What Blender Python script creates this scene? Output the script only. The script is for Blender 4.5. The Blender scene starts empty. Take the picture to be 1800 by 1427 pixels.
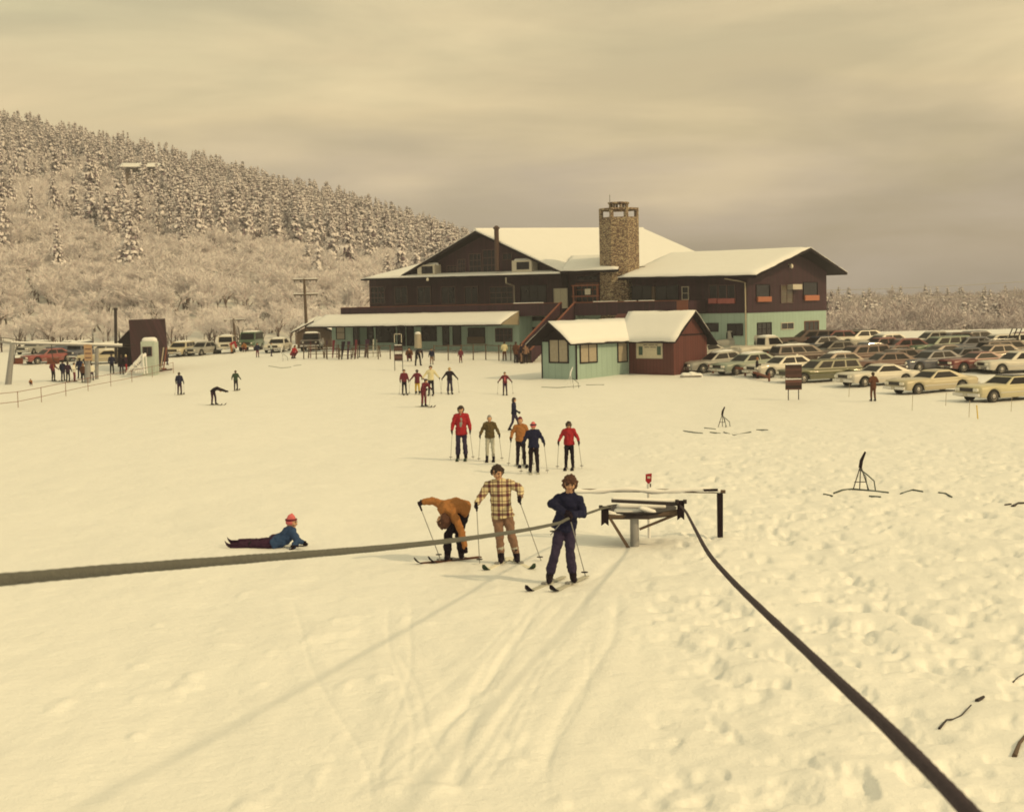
import bpy, bmesh, math, random
import numpy as np
from mathutils import Vector, Matrix, Euler

S = bpy.context.scene
rnd = random.Random(11)
# ------------------------------------------------------------------ camera
FP = 2473.0
PITCH = math.atan((713.5-540)/FP)
ROLL = math.radians(1.2)
_R0 = np.array([1, 0, 0.]); _U0 = np.array([0, math.sin(PITCH), math.cos(PITCH)]); _F = np.array([0, math.cos(PITCH), -math.sin(PITCH)])
_R = _R0*math.cos(ROLL)-_U0*math.sin(ROLL); _U = _U0*math.cos(ROLL)+_R0*math.sin(ROLL)
cam = bpy.data.cameras.new('camera'); camo = bpy.data.objects.new('camera', cam); S.collection.objects.link(camo)
cam.sensor_width = 36; cam.lens = FP/1800*36; cam.clip_start = 0.1; cam.clip_end = 6000
camo.matrix_world = Matrix(((_R[0], _U[0], -_F[0], 0), (_R[1], _U[1], -_F[1], 0), (_R[2], _U[2], -_F[2], 0), (0, 0, 0, 1)))
S.camera = camo
cam.dof.use_dof = True; cam.dof.focus_distance = 32; cam.dof.aperture_fstop = 5.6
# ------------------------------------------------------------------ light
SUN = Vector((.86, -.51, .74)).normalized()
w = bpy.data.worlds.new('World'); S.world = w; w.use_nodes = True
nt = w.node_tree; nd = nt.nodes; lk = nt.links
bg = nd['Background']
sky = nd.new('ShaderNodeTexSky'); sky.sky_type = 'NISHITA'; sky.sun_disc = False
sky.sun_elevation = math.asin(SUN.z); sky.sun_rotation = math.atan2(SUN.x, SUN.y); sky.dust_density = 3.0; sky.ozone_density = 1.0
tc = nd.new('ShaderNodeTexCoord'); mp = nd.new('ShaderNodeMapping'); mp.inputs['Scale'].default_value = (1.3, 1.3, 7.0)
mp.inputs['Rotation'].default_value = (0.05, -.12, 0)
lk.new(tc.outputs['Generated'], mp.inputs['Vector'])
cn = nd.new('ShaderNodeTexNoise'); cn.inputs['Scale'].default_value = 2.2; cn.inputs['Detail'].default_value = 7; cn.inputs['Roughness'].default_value = .52
cn.inputs['Distortion'].default_value = .35
lk.new(mp.outputs['Vector'], cn.inputs['Vector'])
cr = nd.new('ShaderNodeMapRange'); cr.inputs['From Min'].default_value = .36; cr.inputs['From Max'].default_value = .66
cr.inputs['To Min'].default_value = .50; cr.inputs['To Max'].default_value = .95
lk.new(cn.outputs['Fac'], cr.inputs['Value'])
mx = nd.new('ShaderNodeMixRGB')
# cloud deck: brighter overhead, a darker bank low over the valley, faint streaks
sz = nd.new('ShaderNodeSeparateXYZ'); lk.new(tc.outputs['Generated'], sz.inputs[0])
cb = nd.new('ShaderNodeValToRGB'); ce = cb.color_ramp.elements; ce[0].position = 0.0; ce[0].color = (.25, .28, .39, 1); ce[1].position = .32; ce[1].color = (.42, .50, .525, 1)
k_ = ce.new(.07); k_.color = (.275, .30, .40, 1); k_ = ce.new(.17); k_.color = (.50, .52, .545, 1)
sn2 = nd.new('ShaderNodeTexNoise'); mp2 = nd.new('ShaderNodeMapping'); mp2.inputs['Scale'].default_value = (.8, .8, 3.2); mp2.inputs['Location'].default_value = (3.1, 1.7, .4); lk.new(tc.outputs['Generated'], mp2.inputs[0]); lk.new(mp2.outputs[0], sn2.inputs['Vector']); sn2.inputs['Scale'].default_value = 3; sn2.inputs['Detail'].default_value = 5
wob = nd.new('ShaderNodeMath'); wob.operation = 'MULTIPLY_ADD'; wob.inputs[1].default_value = .38; lk.new(sn2.outputs['Fac'], wob.inputs[0])
sub_ = nd.new('ShaderNodeMath'); sub_.operation = 'SUBTRACT'; sub_.inputs[1].default_value = .19; lk.new(sz.outputs[2], sub_.inputs[0]); lk.new(sub_.outputs[0], wob.inputs[2]); lk.new(wob.outputs[0], cb.inputs[0])
cs = nd.new('ShaderNodeVectorMath'); cs.operation = 'SCALE'; cs.inputs['Scale'].default_value = 20; lk.new(cb.outputs[0], cs.inputs[0]); 
sm = nd.new('ShaderNodeTexNoise'); mp3 = nd.new('ShaderNodeMapping'); mp3.inputs['Scale'].default_value = (1.0, 1.0, 6.5); mp3.inputs['Rotation'].default_value = (0, .22, 0); lk.new(tc.outputs['Generated'], mp3.inputs[0]); lk.new(mp3.outputs[0], sm.inputs['Vector']); sm.inputs['Scale'].default_value = 4.2; sm.inputs['Detail'].default_value = 8; sm.inputs['Roughness'].default_value = .58; sm.inputs['Distortion'].default_value = .6
smr = nd.new('ShaderNodeMapRange'); smr.inputs['From Min'].default_value = .32; smr.inputs['From Max'].default_value = .70; smr.inputs['To Min'].default_value = .94; smr.inputs['To Max'].default_value = 1.06; lk.new(sm.outputs['Fac'], smr.inputs['Value'])
cs2 = nd.new('ShaderNodeVectorMath'); cs2.operation = 'SCALE'; lk.new(cs.outputs[0], cs2.inputs[0]); lk.new(smr.outputs[0], cs2.inputs['Scale']); lk.new(cs2.outputs[0], mx.inputs['Color2'])
lk.new(cr.outputs['Result'], mx.inputs['Fac']); lk.new(sky.outputs['Color'], mx.inputs['Color1'])
lk.new(mx.outputs['Color'], bg.inputs['Color']); bg.inputs['Strength'].default_value = .10
sl = bpy.data.lights.new('sun', 'SUN'); sl.energy = 2.0; sl.angle = math.radians(2.0); sl.color = (1, .95, .87)
so = bpy.data.objects.new('sun', sl); S.collection.objects.link(so); so.rotation_euler = SUN.to_track_quat('Z', 'Y').to_euler()
vs = S.view_settings; vs.view_transform = 'Standard'; vs.look = 'None'; vs.gamma = 1; vs.use_curve_mapping = False; vs.exposure = -.23
vs.use_white_balance = True; vs.white_balance_temperature = 17800; vs.white_balance_tint = 8
S.render.resolution_x = 1024; S.render.resolution_y = 811
S.cycles.filter_width = 1.8; S.cycles.max_bounces = 6; S.cycles.diffuse_bounces = 3; S.cycles.transparent_max_bounces = 8

# ------------------------------------------------------------------ helpers
def ray(px, py): return _F+_R*(px-900)/FP+_U*(713.5-py)/FP
def at(px, py, Y):
    d = ray(px, py); return Vector(d*Y/d[1])
def link(o): S.collection.objects.link(o); return o
def thing(name, label, cat, loc=(0, 0, 0), rz=0, group=None):
    o = bpy.data.objects.new(name, None); o.empty_display_size = .2; link(o)
    o.location = loc; o.rotation_euler = (0, 0, rz); o['label'] = label; o['category'] = cat
    if group: o['group'] = group
    return o
def tag(o, label, cat, group=None, kind=None):
    if label: o['label'] = label
    if cat: o['category'] = cat
    if group: o['group'] = group
    if kind: o['kind'] = kind
    return o
MATS = {}
def mk(name, col, rough=.6, metal=0, var=.18, scale=6, bump=0, bscale=30, spec=.4, coat=0, emit=None):
    if name in MATS: return MATS[name]
    m = bpy.data.materials.new(name); m.use_nodes = True; t = m.node_tree; n = t.nodes; b = n['Principled BSDF']
    b.inputs['Roughness'].default_value = rough; b.inputs['Metallic'].default_value = metal
    b.inputs['Specular IOR Level'].default_value = spec; b.inputs['Coat Weight'].default_value = coat
    c = n.new('ShaderNodeTexCoord'); z = n.new('ShaderNodeTexNoise'); z.inputs['Scale'].default_value = scale; z.inputs['Detail'].default_value = 6
    t.links.new(c.outputs['Object'], z.inputs['Vector'])
    x = n.new('ShaderNodeMixRGB'); x.inputs['Color1'].default_value = (*[k*(1-var) for k in col], 1); x.inputs['Color2'].default_value = (*[min(1, k*(1+var)) for k in col], 1)
    t.links.new(z.outputs['Fac'], x.inputs['Fac']); t.links.new(x.outputs['Color'], b.inputs['Base Color'])
    if bump:
        z2 = n.new('ShaderNodeTexNoise'); z2.inputs['Scale'].default_value = bscale; z2.inputs['Detail'].default_value = 5
        t.links.new(c.outputs['Object'], z2.inputs['Vector'])
        bp = n.new('ShaderNodeBump'); bp.inputs['Strength'].default_value = bump; bp.inputs['Distance'].default_value = .05
        t.links.new(z2.outputs['Fac'], bp.inputs['Height']); t.links.new(bp.outputs['Normal'], b.inputs['Normal'])
    if emit:
        b.inputs['Emission Color'].default_value = (*emit[0], 1); b.inputs['Emission Strength'].default_value = emit[1]
    MATS[name] = m; return m
def boards(name, col, axis='s', pitch=.2, rough=.75, var=.35, gap=.4):
    """painted boards: darker joints every pitch metres along s+t (vertical boards) or z (clapboards)"""
    m = mk(name, col, rough, var=.12, scale=1.2, bump=.2, bscale=8); t = m.node_tree; n = t.nodes; b = n['Principled BSDF']
    c = n.new('ShaderNodeTexCoord'); sx = n.new('ShaderNodeSeparateXYZ'); t.links.new(c.outputs['Object'], sx.inputs[0])
    if axis == 's':
        a = n.new('ShaderNodeMath'); a.operation = 'ADD'; t.links.new(sx.outputs[0], a.inputs[0]); t.links.new(sx.outputs[1], a.inputs[1]); src = a.outputs[0]
    else: src = sx.outputs[2]
    d = n.new('ShaderNodeMath'); d.operation = 'DIVIDE'; d.inputs[1].default_value = pitch; t.links.new(src, d.inputs[0])
    fl = n.new('ShaderNodeMath'); fl.operation = 'FLOOR'; t.links.new(d.outputs[0], fl.inputs[0])
    wn = n.new('ShaderNodeTexWhiteNoise'); wn.noise_dimensions = '1D'; t.links.new(fl.outputs[0], wn.inputs['W'])
    fr = n.new('ShaderNodeMath'); fr.operation = 'FRACT'; t.links.new(d.outputs[0], fr.inputs[0])
    lt = n.new('ShaderNodeMath'); lt.operation = 'LESS_THAN'; lt.inputs[1].default_value = .1; t.links.new(fr.outputs[0], lt.inputs[0])
    base = b.inputs['Base Color'].links[0].from_socket
    m1 = n.new('ShaderNodeMixRGB'); m1.blend_type = 'MULTIPLY'; m1.inputs['Fac'].default_value = 1
    mr = n.new('ShaderNodeMapRange'); mr.inputs['To Min'].default_value = 1-var; mr.inputs['To Max'].default_value = 1+var*.6; t.links.new(wn.outputs['Value'], mr.inputs['Value'])
    t.links.new(base, m1.inputs['Color1']); t.links.new(mr.outputs[0], m1.inputs['Color2'])
    m2 = n.new('ShaderNodeMixRGB'); m2.blend_type = 'MIX'; m2.inputs['Color2'].default_value = (*[k*gap for k in col], 1)
    t.links.new(lt.outputs[0], m2.inputs['Fac']); t.links.new(m1.outputs[0], m2.inputs['Color1']); t.links.new(m2.outputs[0], b.inputs['Base Color'])
    return m
class MB:
    def __init__(s): s.v = []; s.f = []; s.mi = []; s.sm = []
    def add(s, vs, fs, mi=0, sm=False):
        k = len(s.v); s.v += [tuple(q) for q in vs]
        for f in fs: s.f.append(tuple(k+i for i in f)); s.mi.append(mi); s.sm.append(sm)
        return s
    def box(s, x0, x1, y0, y1, z0, z1, mi=0):
        return s.add([(x0, y0, z0), (x1, y0, z0), (x1, y1, z0), (x0, y1, z0), (x0, y0, z1), (x1, y0, z1), (x1, y1, z1), (x0, y1, z1)],
                     [(0, 3, 2, 1), (4, 5, 6, 7), (0, 1, 5, 4), (1, 2, 6, 5), (2, 3, 7, 6), (3, 0, 4, 7)], mi)
    def slab(s, pts, th, mi=0, d=None):
        """polygon pts extruded by th along -z (or vector d)"""
        d = Vector(d) if d else Vector((0, 0, -th)); n = len(pts); a = [Vector(q) for q in pts]; b = [q+d for q in a]
        return s.add(a+b, [tuple(range(n)), tuple(range(2*n-1, n-1, -1))]+[(i, n+i, n+(i+1) % n, (i+1) % n) for i in range(n)], mi)
    def tube(s, pts, r, n=8, mi=0, cap=True, sm=True):
        pts = [Vector(q) for q in pts]; rs = r if isinstance(r, (list, tuple)) else [r]*len(pts); vs = []; fs = []
        up = Vector((0, 0, 1)); prev = None
        for i, q in enumerate(pts):
            d = (pts[min(i+1, len(pts)-1)]-pts[max(i-1, 0)]).normalized()
            a = (prev if prev is not None else (Vector((1, 0, 0)) if abs(d.z) > .9 else up)); a = (a-d*a.dot(d)).normalized(); prev = a; c = d.cross(a)
            vs += [q+(a*math.cos(2*math.pi*k/n)+c*math.sin(2*math.pi*k/n))*rs[i] for k in range(n)]
        for i in range(len(pts)-1):
            for k in range(n): fs.append((i*n+k, i*n+(k+1) % n, (i+1)*n+(k+1) % n, (i+1)*n+k))
        s.add(vs, fs, mi, sm)
        if cap: s.add(vs[:n], [tuple(range(n-1, -1, -1))], mi); s.add(vs[-n:], [tuple(range(n))], mi)
        return s
    def tcap(s, p0, r0, p1, r1, dep=1.0, side=None, n=10, mi=0, ce=1.0):
        """closed tapered capsule, section squashed by dep across the axis perpendicular to side"""
        p0 = Vector(p0); p1 = Vector(p1); d = p1-p0; L = d.length
        if L < 1e-5: d = Vector((0, 0, 1)); L = 1e-5; p1 = p0+d*1e-5
        d.normalize(); a = Vector(side) if side else (Vector((1, 0, 0)) if abs(d.x) < .9 else Vector((0, 1, 0)))
        a = (a-d*a.dot(d)).normalized(); c = d.cross(a); rings = []
        for th in (80, 50, 25, 0): t = math.radians(th); rings.append((p0-d*r0*math.sin(t), r0*math.cos(t)))
        for th in (0, 25, 50, 80): t = math.radians(th); rings.append((p1+d*r1*ce*math.sin(t), r1*math.cos(t)))
        vs = []; fs = []
        for q, r in rings: vs += [q+a*math.cos(2*math.pi*k/n)*r+c*math.sin(2*math.pi*k/n)*r*dep for k in range(n)]
        for i in range(len(rings)-1):
            for k in range(n): fs.append((i*n+k, i*n+(k+1) % n, (i+1)*n+(k+1) % n, (i+1)*n+k))
        fs.append(tuple(range(n-1, -1, -1))); fs.append(tuple((len(rings)-1)*n+k for k in range(n)))
        return s.add(vs, fs, mi, True)
    def lathe(s, prof, c=(0, 0, 0), ax='z', n=20, mi=0):
        vs = []; fs = []; c = Vector(c)
        for r, h in prof:
            for k in range(n):
                a = 2*math.pi*k/n; x, y = r*math.cos(a), r*math.sin(a)
                vs.append(c+(Vector((x, y, h)) if ax == 'z' else Vector((x, h, y)) if ax == 'y' else Vector((h, x, y))))
        for i in range(len(prof)-1):
            for k in range(n): fs.append((i*n+k, i*n+(k+1) % n, (i+1)*n+(k+1) % n, (i+1)*n+k))
        fs.append(tuple(range(n))); fs.append(tuple((len(prof)-1)*n+k for k in range(n)))
        return s.add(vs, fs, mi)
    def mesh(s, name, mats):
        m = bpy.data.meshes.new(name); m.from_pydata(s.v, [], s.f)
        for q in (mats if isinstance(mats, (list, tuple)) else [mats]): m.materials.append(q)
        m.polygons.foreach_set('material_index', s.mi); m.polygons.foreach_set('use_smooth', s.sm); m.update()
        bm = bmesh.new(); bm.from_mesh(m); bmesh.ops.recalc_face_normals(bm, faces=bm.faces); bm.to_mesh(m); bm.free()
        return m
    def build(s, name, mats, parent=None):
        o = bpy.data.objects.new(name, s.mesh(name, mats)); link(o)
        if parent: o.parent = parent
        return o
def part(name, mb, mats, parent, label=None):
    o = mb.build(name, mats, parent)
    if label: o['label'] = label
    return o

# ------------------------------------------------------------------ materials
def snowmat(name='snow', fine=1.0):
    m = mk(name, (.79, .805, .815), .5, var=.04, scale=.6, spec=.3); t = m.node_tree; n = t.nodes; b = n['Principled BSDF']
    c = n.new('ShaderNodeTexCoord'); prev = None
    for sc, st, ds in ((1.7, .38*fine, .12), (7, .42*fine, .04), (38, .45*fine, .012)):
        z = n.new('ShaderNodeTexNoise'); z.inputs['Scale'].default_value = sc; z.inputs['Detail'].default_value = 6; z.inputs['Roughness'].default_value = .6
        t.links.new(c.outputs['Object'], z.inputs['Vector']); bp = n.new('ShaderNodeBump'); bp.inputs['Strength'].default_value = st; bp.inputs['Distance'].default_value = ds
        t.links.new(z.outputs['Fac'], bp.inputs['Height'])
        if prev: t.links.new(prev.outputs['Normal'], bp.inputs['Normal'])
        prev = bp
    t.links.new(prev.outputs['Normal'], b.inputs['Normal']); return m
SNOW = snowmat(); ROOFSNOW = mk('roof_snow', (.76, .77, .785), .6, var=.04, scale=1, bump=.25, bscale=3)
BROWN = boards('brown_siding', (.040, .010, .022)); BROWN2 = boards('hut_brown_siding', (.125, .034, .034), pitch=.3, var=.15)
TEAL = boards('teal_siding', (.29, .43, .39), pitch=.6, var=.03, gap=.82); DARK = mk('dark_trim', (.014, .007, .011), .8, spec=.15)
TRIM = mk('pale_trim', (.5, .46, .4), .6); GLASS = mk('dark_glass', (.010, .009, .014), .2, spec=.3, var=.5, scale=1.5)
MUNT = mk('window_bars', (.085, .04, .045), .6); CURT = mk('curtained_glass', (.36, .31, .25), .35, scale=5, var=.25)
REDW = mk('red_wood', (.20, .06, .04), .7); ORNG = mk('orange_sill_box', (.40, .13, .08), .6); WOOD = mk('weathered_wood', (.10, .065, .05), .8, bump=.2)
GREY = mk('galvanised_steel', (.27, .27, .28), .5, .3); STEEL = mk('dark_steel', (.03, .022, .026), .6, .2); CHROME = mk('chrome', (.6, .6, .6), .22, .9, var=.05)
def stonemat():
    m = mk('chimney_stone', (.2, .14, .08), .85); t = m.node_tree; n = t.nodes; b = n['Principled BSDF']
    c = n.new('ShaderNodeTexCoord'); mpp = n.new('ShaderNodeMapping'); mpp.inputs['Scale'].default_value = (1.7, 1.7, 3.0); t.links.new(c.outputs['Object'], mpp.inputs[0])
    v = n.new('ShaderNodeTexVoronoi'); t.links.new(mpp.outputs[0], v.inputs['Vector']); v2 = n.new('ShaderNodeTexVoronoi'); v2.feature = 'DISTANCE_TO_EDGE'; t.links.new(mpp.outputs[0], v2.inputs['Vector'])
    r = n.new('ShaderNodeValToRGB'); e = r.color_ramp.elements; e[0].color = (.07, .035, .03, 1); e[1].color = (.62, .52, .38, 1)
    k = e.new(.4); k.color = (.27, .17, .13, 1); k = e.new(.7); k.color = (.46, .35, .24, 1)
    sp = n.new('ShaderNodeSeparateColor'); t.links.new(v.outputs['Color'], sp.inputs[0]); t.links.new(sp.outputs[0], r.inputs[0])
    lt = n.new('ShaderNodeMath'); lt.operation = 'LESS_THAN'; lt.inputs[1].default_value = .05; t.links.new(v2.outputs['Distance'], lt.inputs[0])
    x = n.new('ShaderNodeMixRGB'); x.inputs['Color2'].default_value = (.05, .035, .03, 1); t.links.new(lt.outputs[0], x.inputs['Fac']); t.links.new(r.outputs[0], x.inputs['Color1']); t.links.new(x.outputs[0], b.inputs['Base Color'])
    bp = n.new('ShaderNodeBump'); bp.inputs['Distance'].default_value = .08; t.links.new(v2.outputs['Distance'], bp.inputs['Height']); t.links.new(bp.outputs[0], b.inputs['Normal'])
    return m
STONE = stonemat()

# ------------------------------------------------------------------ terrain
_rng = np.random.RandomState(5); _LAT = _rng.rand(256, 256)
def vnoise(x, y):
    xi = np.floor(x).astype(int); yi = np.floor(y).astype(int); fx = x-xi; fy = y-yi; fx = fx*fx*(3-2*fx); fy = fy*fy*(3-2*fy)
    g = lambda a, b: _LAT[a & 255, b & 255]
    return (g(xi, yi)*(1-fx)+g(xi+1, yi)*fx)*(1-fy)+(g(xi, yi+1)*(1-fx)+g(xi+1, yi+1)*fx)*fy
def fbm(x, y, o=4):
    s = 0; a = .5
    for i in range(o): s = s+a*vnoise(x*2**i+17.3*i, y*2**i+9.1*i); a *= .5
    return s
def sstep(a, b, x): t = np.clip((x-a)/(b-a), 0, 1); return t*t*(3-2*t)
_uu = [-3, -.36, -.30, -.263, -.20, -.162, -.12, -.06, -.035, 0, .04, .08, .2, 3]
_rz = [70, 64, 58, 53, 45, 38, 33, 22.5, 17, 11, 4, -3, -11, -12]
_rz2 = [80, 76, 69, 62, 53, 46, 40, 29, 22, 15, 8, 0, -8, -10]
def base_h(x, y):
    x = np.asarray(x, float); y = np.asarray(y, float); r = np.hypot(x, y); d = np.clip(np.where(y > .35*r, y, .35*r), 0, 3000); u = np.clip(x/np.maximum(d, 1), -3, 3)
    zl = np.interp(d, [0, 12, 25, 45, 70, 93, 115, 130, 143, 165, 185], [-3.9, -4.16, -4.48, -4.93, -5.15, -5.35, -5.4, -4.85, -4.25, -4.1, -4.3])
    zc = np.interp(d, [0, 12, 21.5, 45, 70, 87, 104, 117, 126, 132, 185], [-3.9, -4.16, -4.36, -4.95, -5.45, -5.4, -5.0, -4.6, -3.95, -3.75, -3.9])
    zr = np.interp(d, [0, 12, 25, 45, 70, 85, 95, 105, 115, 125, 150, 185], [-3.9, -4.16, -4.48, -4.95, -5.4, -5.45, -5.2, -4.6, -3.85, -3.6, -3.4, -8.5])
    wl = 1-sstep(-.24, -.1, u); wr = sstep(.11, .18, u)
    z = zc*(1-wl-wr)+zl*wl+zr*wr
    ridge = np.interp(u, _uu, _rz); t = np.clip((d-185)/(520-185), 0, 1)
    hill = -4.5+(ridge+4.5)*(t**.92)
    valley = np.interp(d, [185, 215, 300, 450, 700, 1200, 3000], [-8.5, -12.5, -14, -8.5, -14, -8, -30])
    wv = sstep(.02, .17, u)
    far = hill*(1-wv)+valley*wv
    far = np.where(d > 520, far-(d-520)*.03*(1-wv), far)
    k = sstep(170, 200, d)
    return z*(1-k)+far*k
def micro(x, y):
    r = np.hypot(x, y); u = x/np.maximum(y, 1)
    f = 1-sstep(60, 140, r)
    z = (fbm(x*.35+3, y*.16+8)-.47)*.20*f
    z = z+(fbm(x*1.1+40, y*.55)-.47)*.06*(1-sstep(30, 70, r))
    r2 = fbm(x*3.1+2, y*2.3+55, 2); z = z+.03*(r2-.45)*(1-sstep(20, 45, r))
    rough = sstep(.055, .14, u+.02*np.sin(y*.7))*(1-sstep(38, 75, r))
    n = fbm(x*3.5+11, y*2.9+70, 3); n2 = fbm(x*1.1+31, y*1.1+7, 3)
    z = z+rough*(-.34*np.clip(n-.46, 0, 1)*np.clip(n2*2.2, .3, 1.4)+.13*(n2-.4)+.05*(r2-.45))
    chunk = fbm(x*2.6+5, y*2.0+91, 2); z = z+np.clip(chunk-.55, 0, 1)*.28*(1-rough)*(1-sstep(18, 30, r))
    return z
def tracks(x, y):
    z = 0*x
    T = [((790, 1420), (800, 1350), (835, 1270), (870, 1180), (905, 1120)), ((770, 1400), (900, 1250), (1000, 1100), (1040, 1040)), ((930, 1400), (1000, 1260), (1070, 1130), (1095, 1040)),
         ((640, 1420), (760, 1310), (850, 1180), (960, 1050)), ((600, 1420), (705, 1330), (830, 1230), (930, 1110), (985, 1045)), ((1000, 1045), (1060, 1010), (1110, 975))]
    q_ = random.Random(8)
    for i in range(10):
        x0 = q_.uniform(560, 1010); x1 = x0+q_.uniform(60, 330)*(1 if i % 4 else -.5); ym = q_.uniform(1030, 1150)
        T.append(((x0, 1420), (x0*.66+x1*.34+q_.uniform(-9, 9), 1420-(1420-ym)*.36), (x0*.3+x1*.7+q_.uniform(-9, 9), 1420-(1420-ym)*.72), (x1, ym)))
    for k, tr in enumerate(T):
        P = []
        for q in tr:
            d = ray(*q); Y = 3.9/(-(d[2]/d[1])-.023); P.append((d[0]/d[1]*Y, Y))
        P = np.array(P); tt = np.linspace(0, 1, len(P)); X = np.interp(np.linspace(0, 1, 60), tt, P[:, 0]); Yv = np.interp(np.linspace(0, 1, 60), tt, P[:, 1])
        X = X+.05*np.sin(np.linspace(0, 1, 60)*9+k)
        m = (y > Yv.min()-1) & (y < Yv.max()+1) & (np.abs(x) < 12)
        if not m.any(): continue
        o = np.argsort(Yv); cx = np.interp(y[m], Yv[o], X[o]); sl = .06
        dx = np.abs(x[m]-cx); inr = sstep(Yv.min(), Yv.min()+1, y[m])*(1-sstep(Yv.max()-1, Yv.max(), y[m]))
        if k > 5: sl = .035
        z[m] += inr*(-(.016 if k < 6 else .008)*np.exp(-(dx/sl)**2)+.004*np.exp(-((dx-.18)/.07)**2))
    return z
def gz(x, y): return float(base_h(x, y)+micro(np.array([x], float), np.array([y], float))[0])
def ground_at(px, py, dmin=6, dmax=175):
    d = ray(px, py); a, b = dmin, None; pv = None
    for Y in np.geomspace(dmin, dmax, 400):
        x = d[0]/d[1]*Y; z = d[2]/d[1]*Y; h = z-float(base_h(x, Y))
        if h <= 0: break
    return Vector((d[0]/d[1]*Y, Y, gz(d[0]/d[1]*Y, Y)))
def make_ground():
    ph = np.concatenate([np.radians(np.linspace(-80, -24.5, 50)), np.radians(np.linspace(-24, 24, 720)), np.radians(np.linspace(24.5, 80, 50))])
    rr = np.concatenate([np.geomspace(1.5, 9, 50)[:-1], np.geomspace(9, 60, 330)[:-1], np.geomspace(60, 210, 190)[:-1], np.geomspace(210, 3500, 90)])
    Rg, Pg = np.meshgrid(rr, ph, indexing='ij'); X = Rg*np.sin(Pg); Y = Rg*np.cos(Pg); Z = base_h(X, Y)+micro(X, Y)+tracks(X, Y)
    n, m = X.shape; me = bpy.data.meshes.new('snow_ground'); co = np.stack([X, Y, Z], -1).reshape(-1, 3)
    i = np.arange((n-1)*m).reshape(n-1, m)[:, :-1].ravel(); fs = np.stack([i, i+m, i+m+1, i+1], -1)
    me.vertices.add(n*m); me.vertices.foreach_set('co', co.ravel().astype(np.float32)); me.loops.add(fs.size); me.loops.foreach_set('vertex_index', fs.ravel().astype(np.int32))
    me.polygons.add(len(fs)); me.polygons.foreach_set('loop_start', np.arange(0, fs.size, 4, dtype=np.int32)); me.polygons.foreach_set('use_smooth', np.ones(len(fs), bool)); me.update(calc_edges=True); me.validate()
    me.flip_normals() if me.polygons[0].normal.z < 0 else None
    me.materials.append(SNOW); o = bpy.data.objects.new('snow_ground', me); link(o); o['kind'] = 'structure'
make_ground()
# ------------------------------------------------------------------ building frames
class Fr:
    def __init__(s, px, Y, deg):
        s.o = at(px, 540, Y); s.o.z = 0; s.th = math.radians(deg)
        s.e1 = Vector((math.cos(s.th), -math.sin(s.th), 0)); s.e2 = Vector((math.sin(s.th), math.cos(s.th), 0))
    def F(s, px, py, t=0):
        d = Vector(ray(px, py)); k = (s.o.dot(s.e2)+t)/d.dot(s.e2); q = d*k; return ((q-s.o).dot(s.e1), q.z)
    def S(s, px, py, u=0):
        d = Vector(ray(px, py)); k = (s.o.dot(s.e1)+u)/d.dot(s.e1); q = d*k; return ((q-s.o).dot(s.e2), q.z)
def window(fr, par, side, off, px0, px1, r0, r1, nx=1, ny=1, pane=None, frame=None, bar=.06, name='window', sill=None, out=-1):
    """a glazed opening fixed on the wall plane; px/r are measured spans"""
    rm = (r0+r1)/2; pm = (px0+px1)/2; g = fr.F if side == 'F' else fr.S
    a0 = g(px0, rm, off)[0]; a1 = g(px1, rm, off)[0]; z0 = g(pm, r1, off)[1]; z1 = g(pm, r0, off)[1]
    return winbox(par, side, off, a0, a1, z0, z1, nx, ny, pane, frame, bar, name, sill, out)
def winbox(par, side, off, a0, a1, z0, z1, nx=1, ny=1, pane=None, frame=None, bar=.06, name='window', sill=None, out=-1):
    def bx(mb, p, q, z, zz, d0, d1):
        lo, hi = sorted((off+out*d0, off+out*d1)) if side == 'F' else sorted((off-out*d0, off-out*d1))
        if side == 'F': mb.box(p, q, lo, hi, z, zz)
        else: mb.box(lo, hi, p, q, z, zz)
    m = MB(); bx(m, a0, a1, z0, z1, -.02, .025); w = part(name, m, pane or GLASS, par)
    f = MB(); b = bar
    bx(f, a0-b, a0, z0-b, z1+b, -.02, .07); bx(f, a1, a1+b, z0-b, z1+b, -.02, .07); bx(f, a0, a1, z1, z1+b, -.02, .07); bx(f, a0, a1, z0-b, z0, -.02, .07)
    for i in range(1, nx): c = a0+(a1-a0)*i/nx; bx(f, c-b*.35, c+b*.35, z0, z1, .02, .05)
    for j in range(1, ny): c = z0+(z1-z0)*j/ny; bx(f, a0, a1, c-b*.35, c+b*.35, .02, .055)
    part('frame', f, frame or MUNT, w)
    if sill: s = MB(); bx(s, a0-.05, a1+.05, z0-.12, z0+(z1-z0)*sill[1], .072, .22); part('sill_box', s, sill[0], w)
    return w
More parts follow.
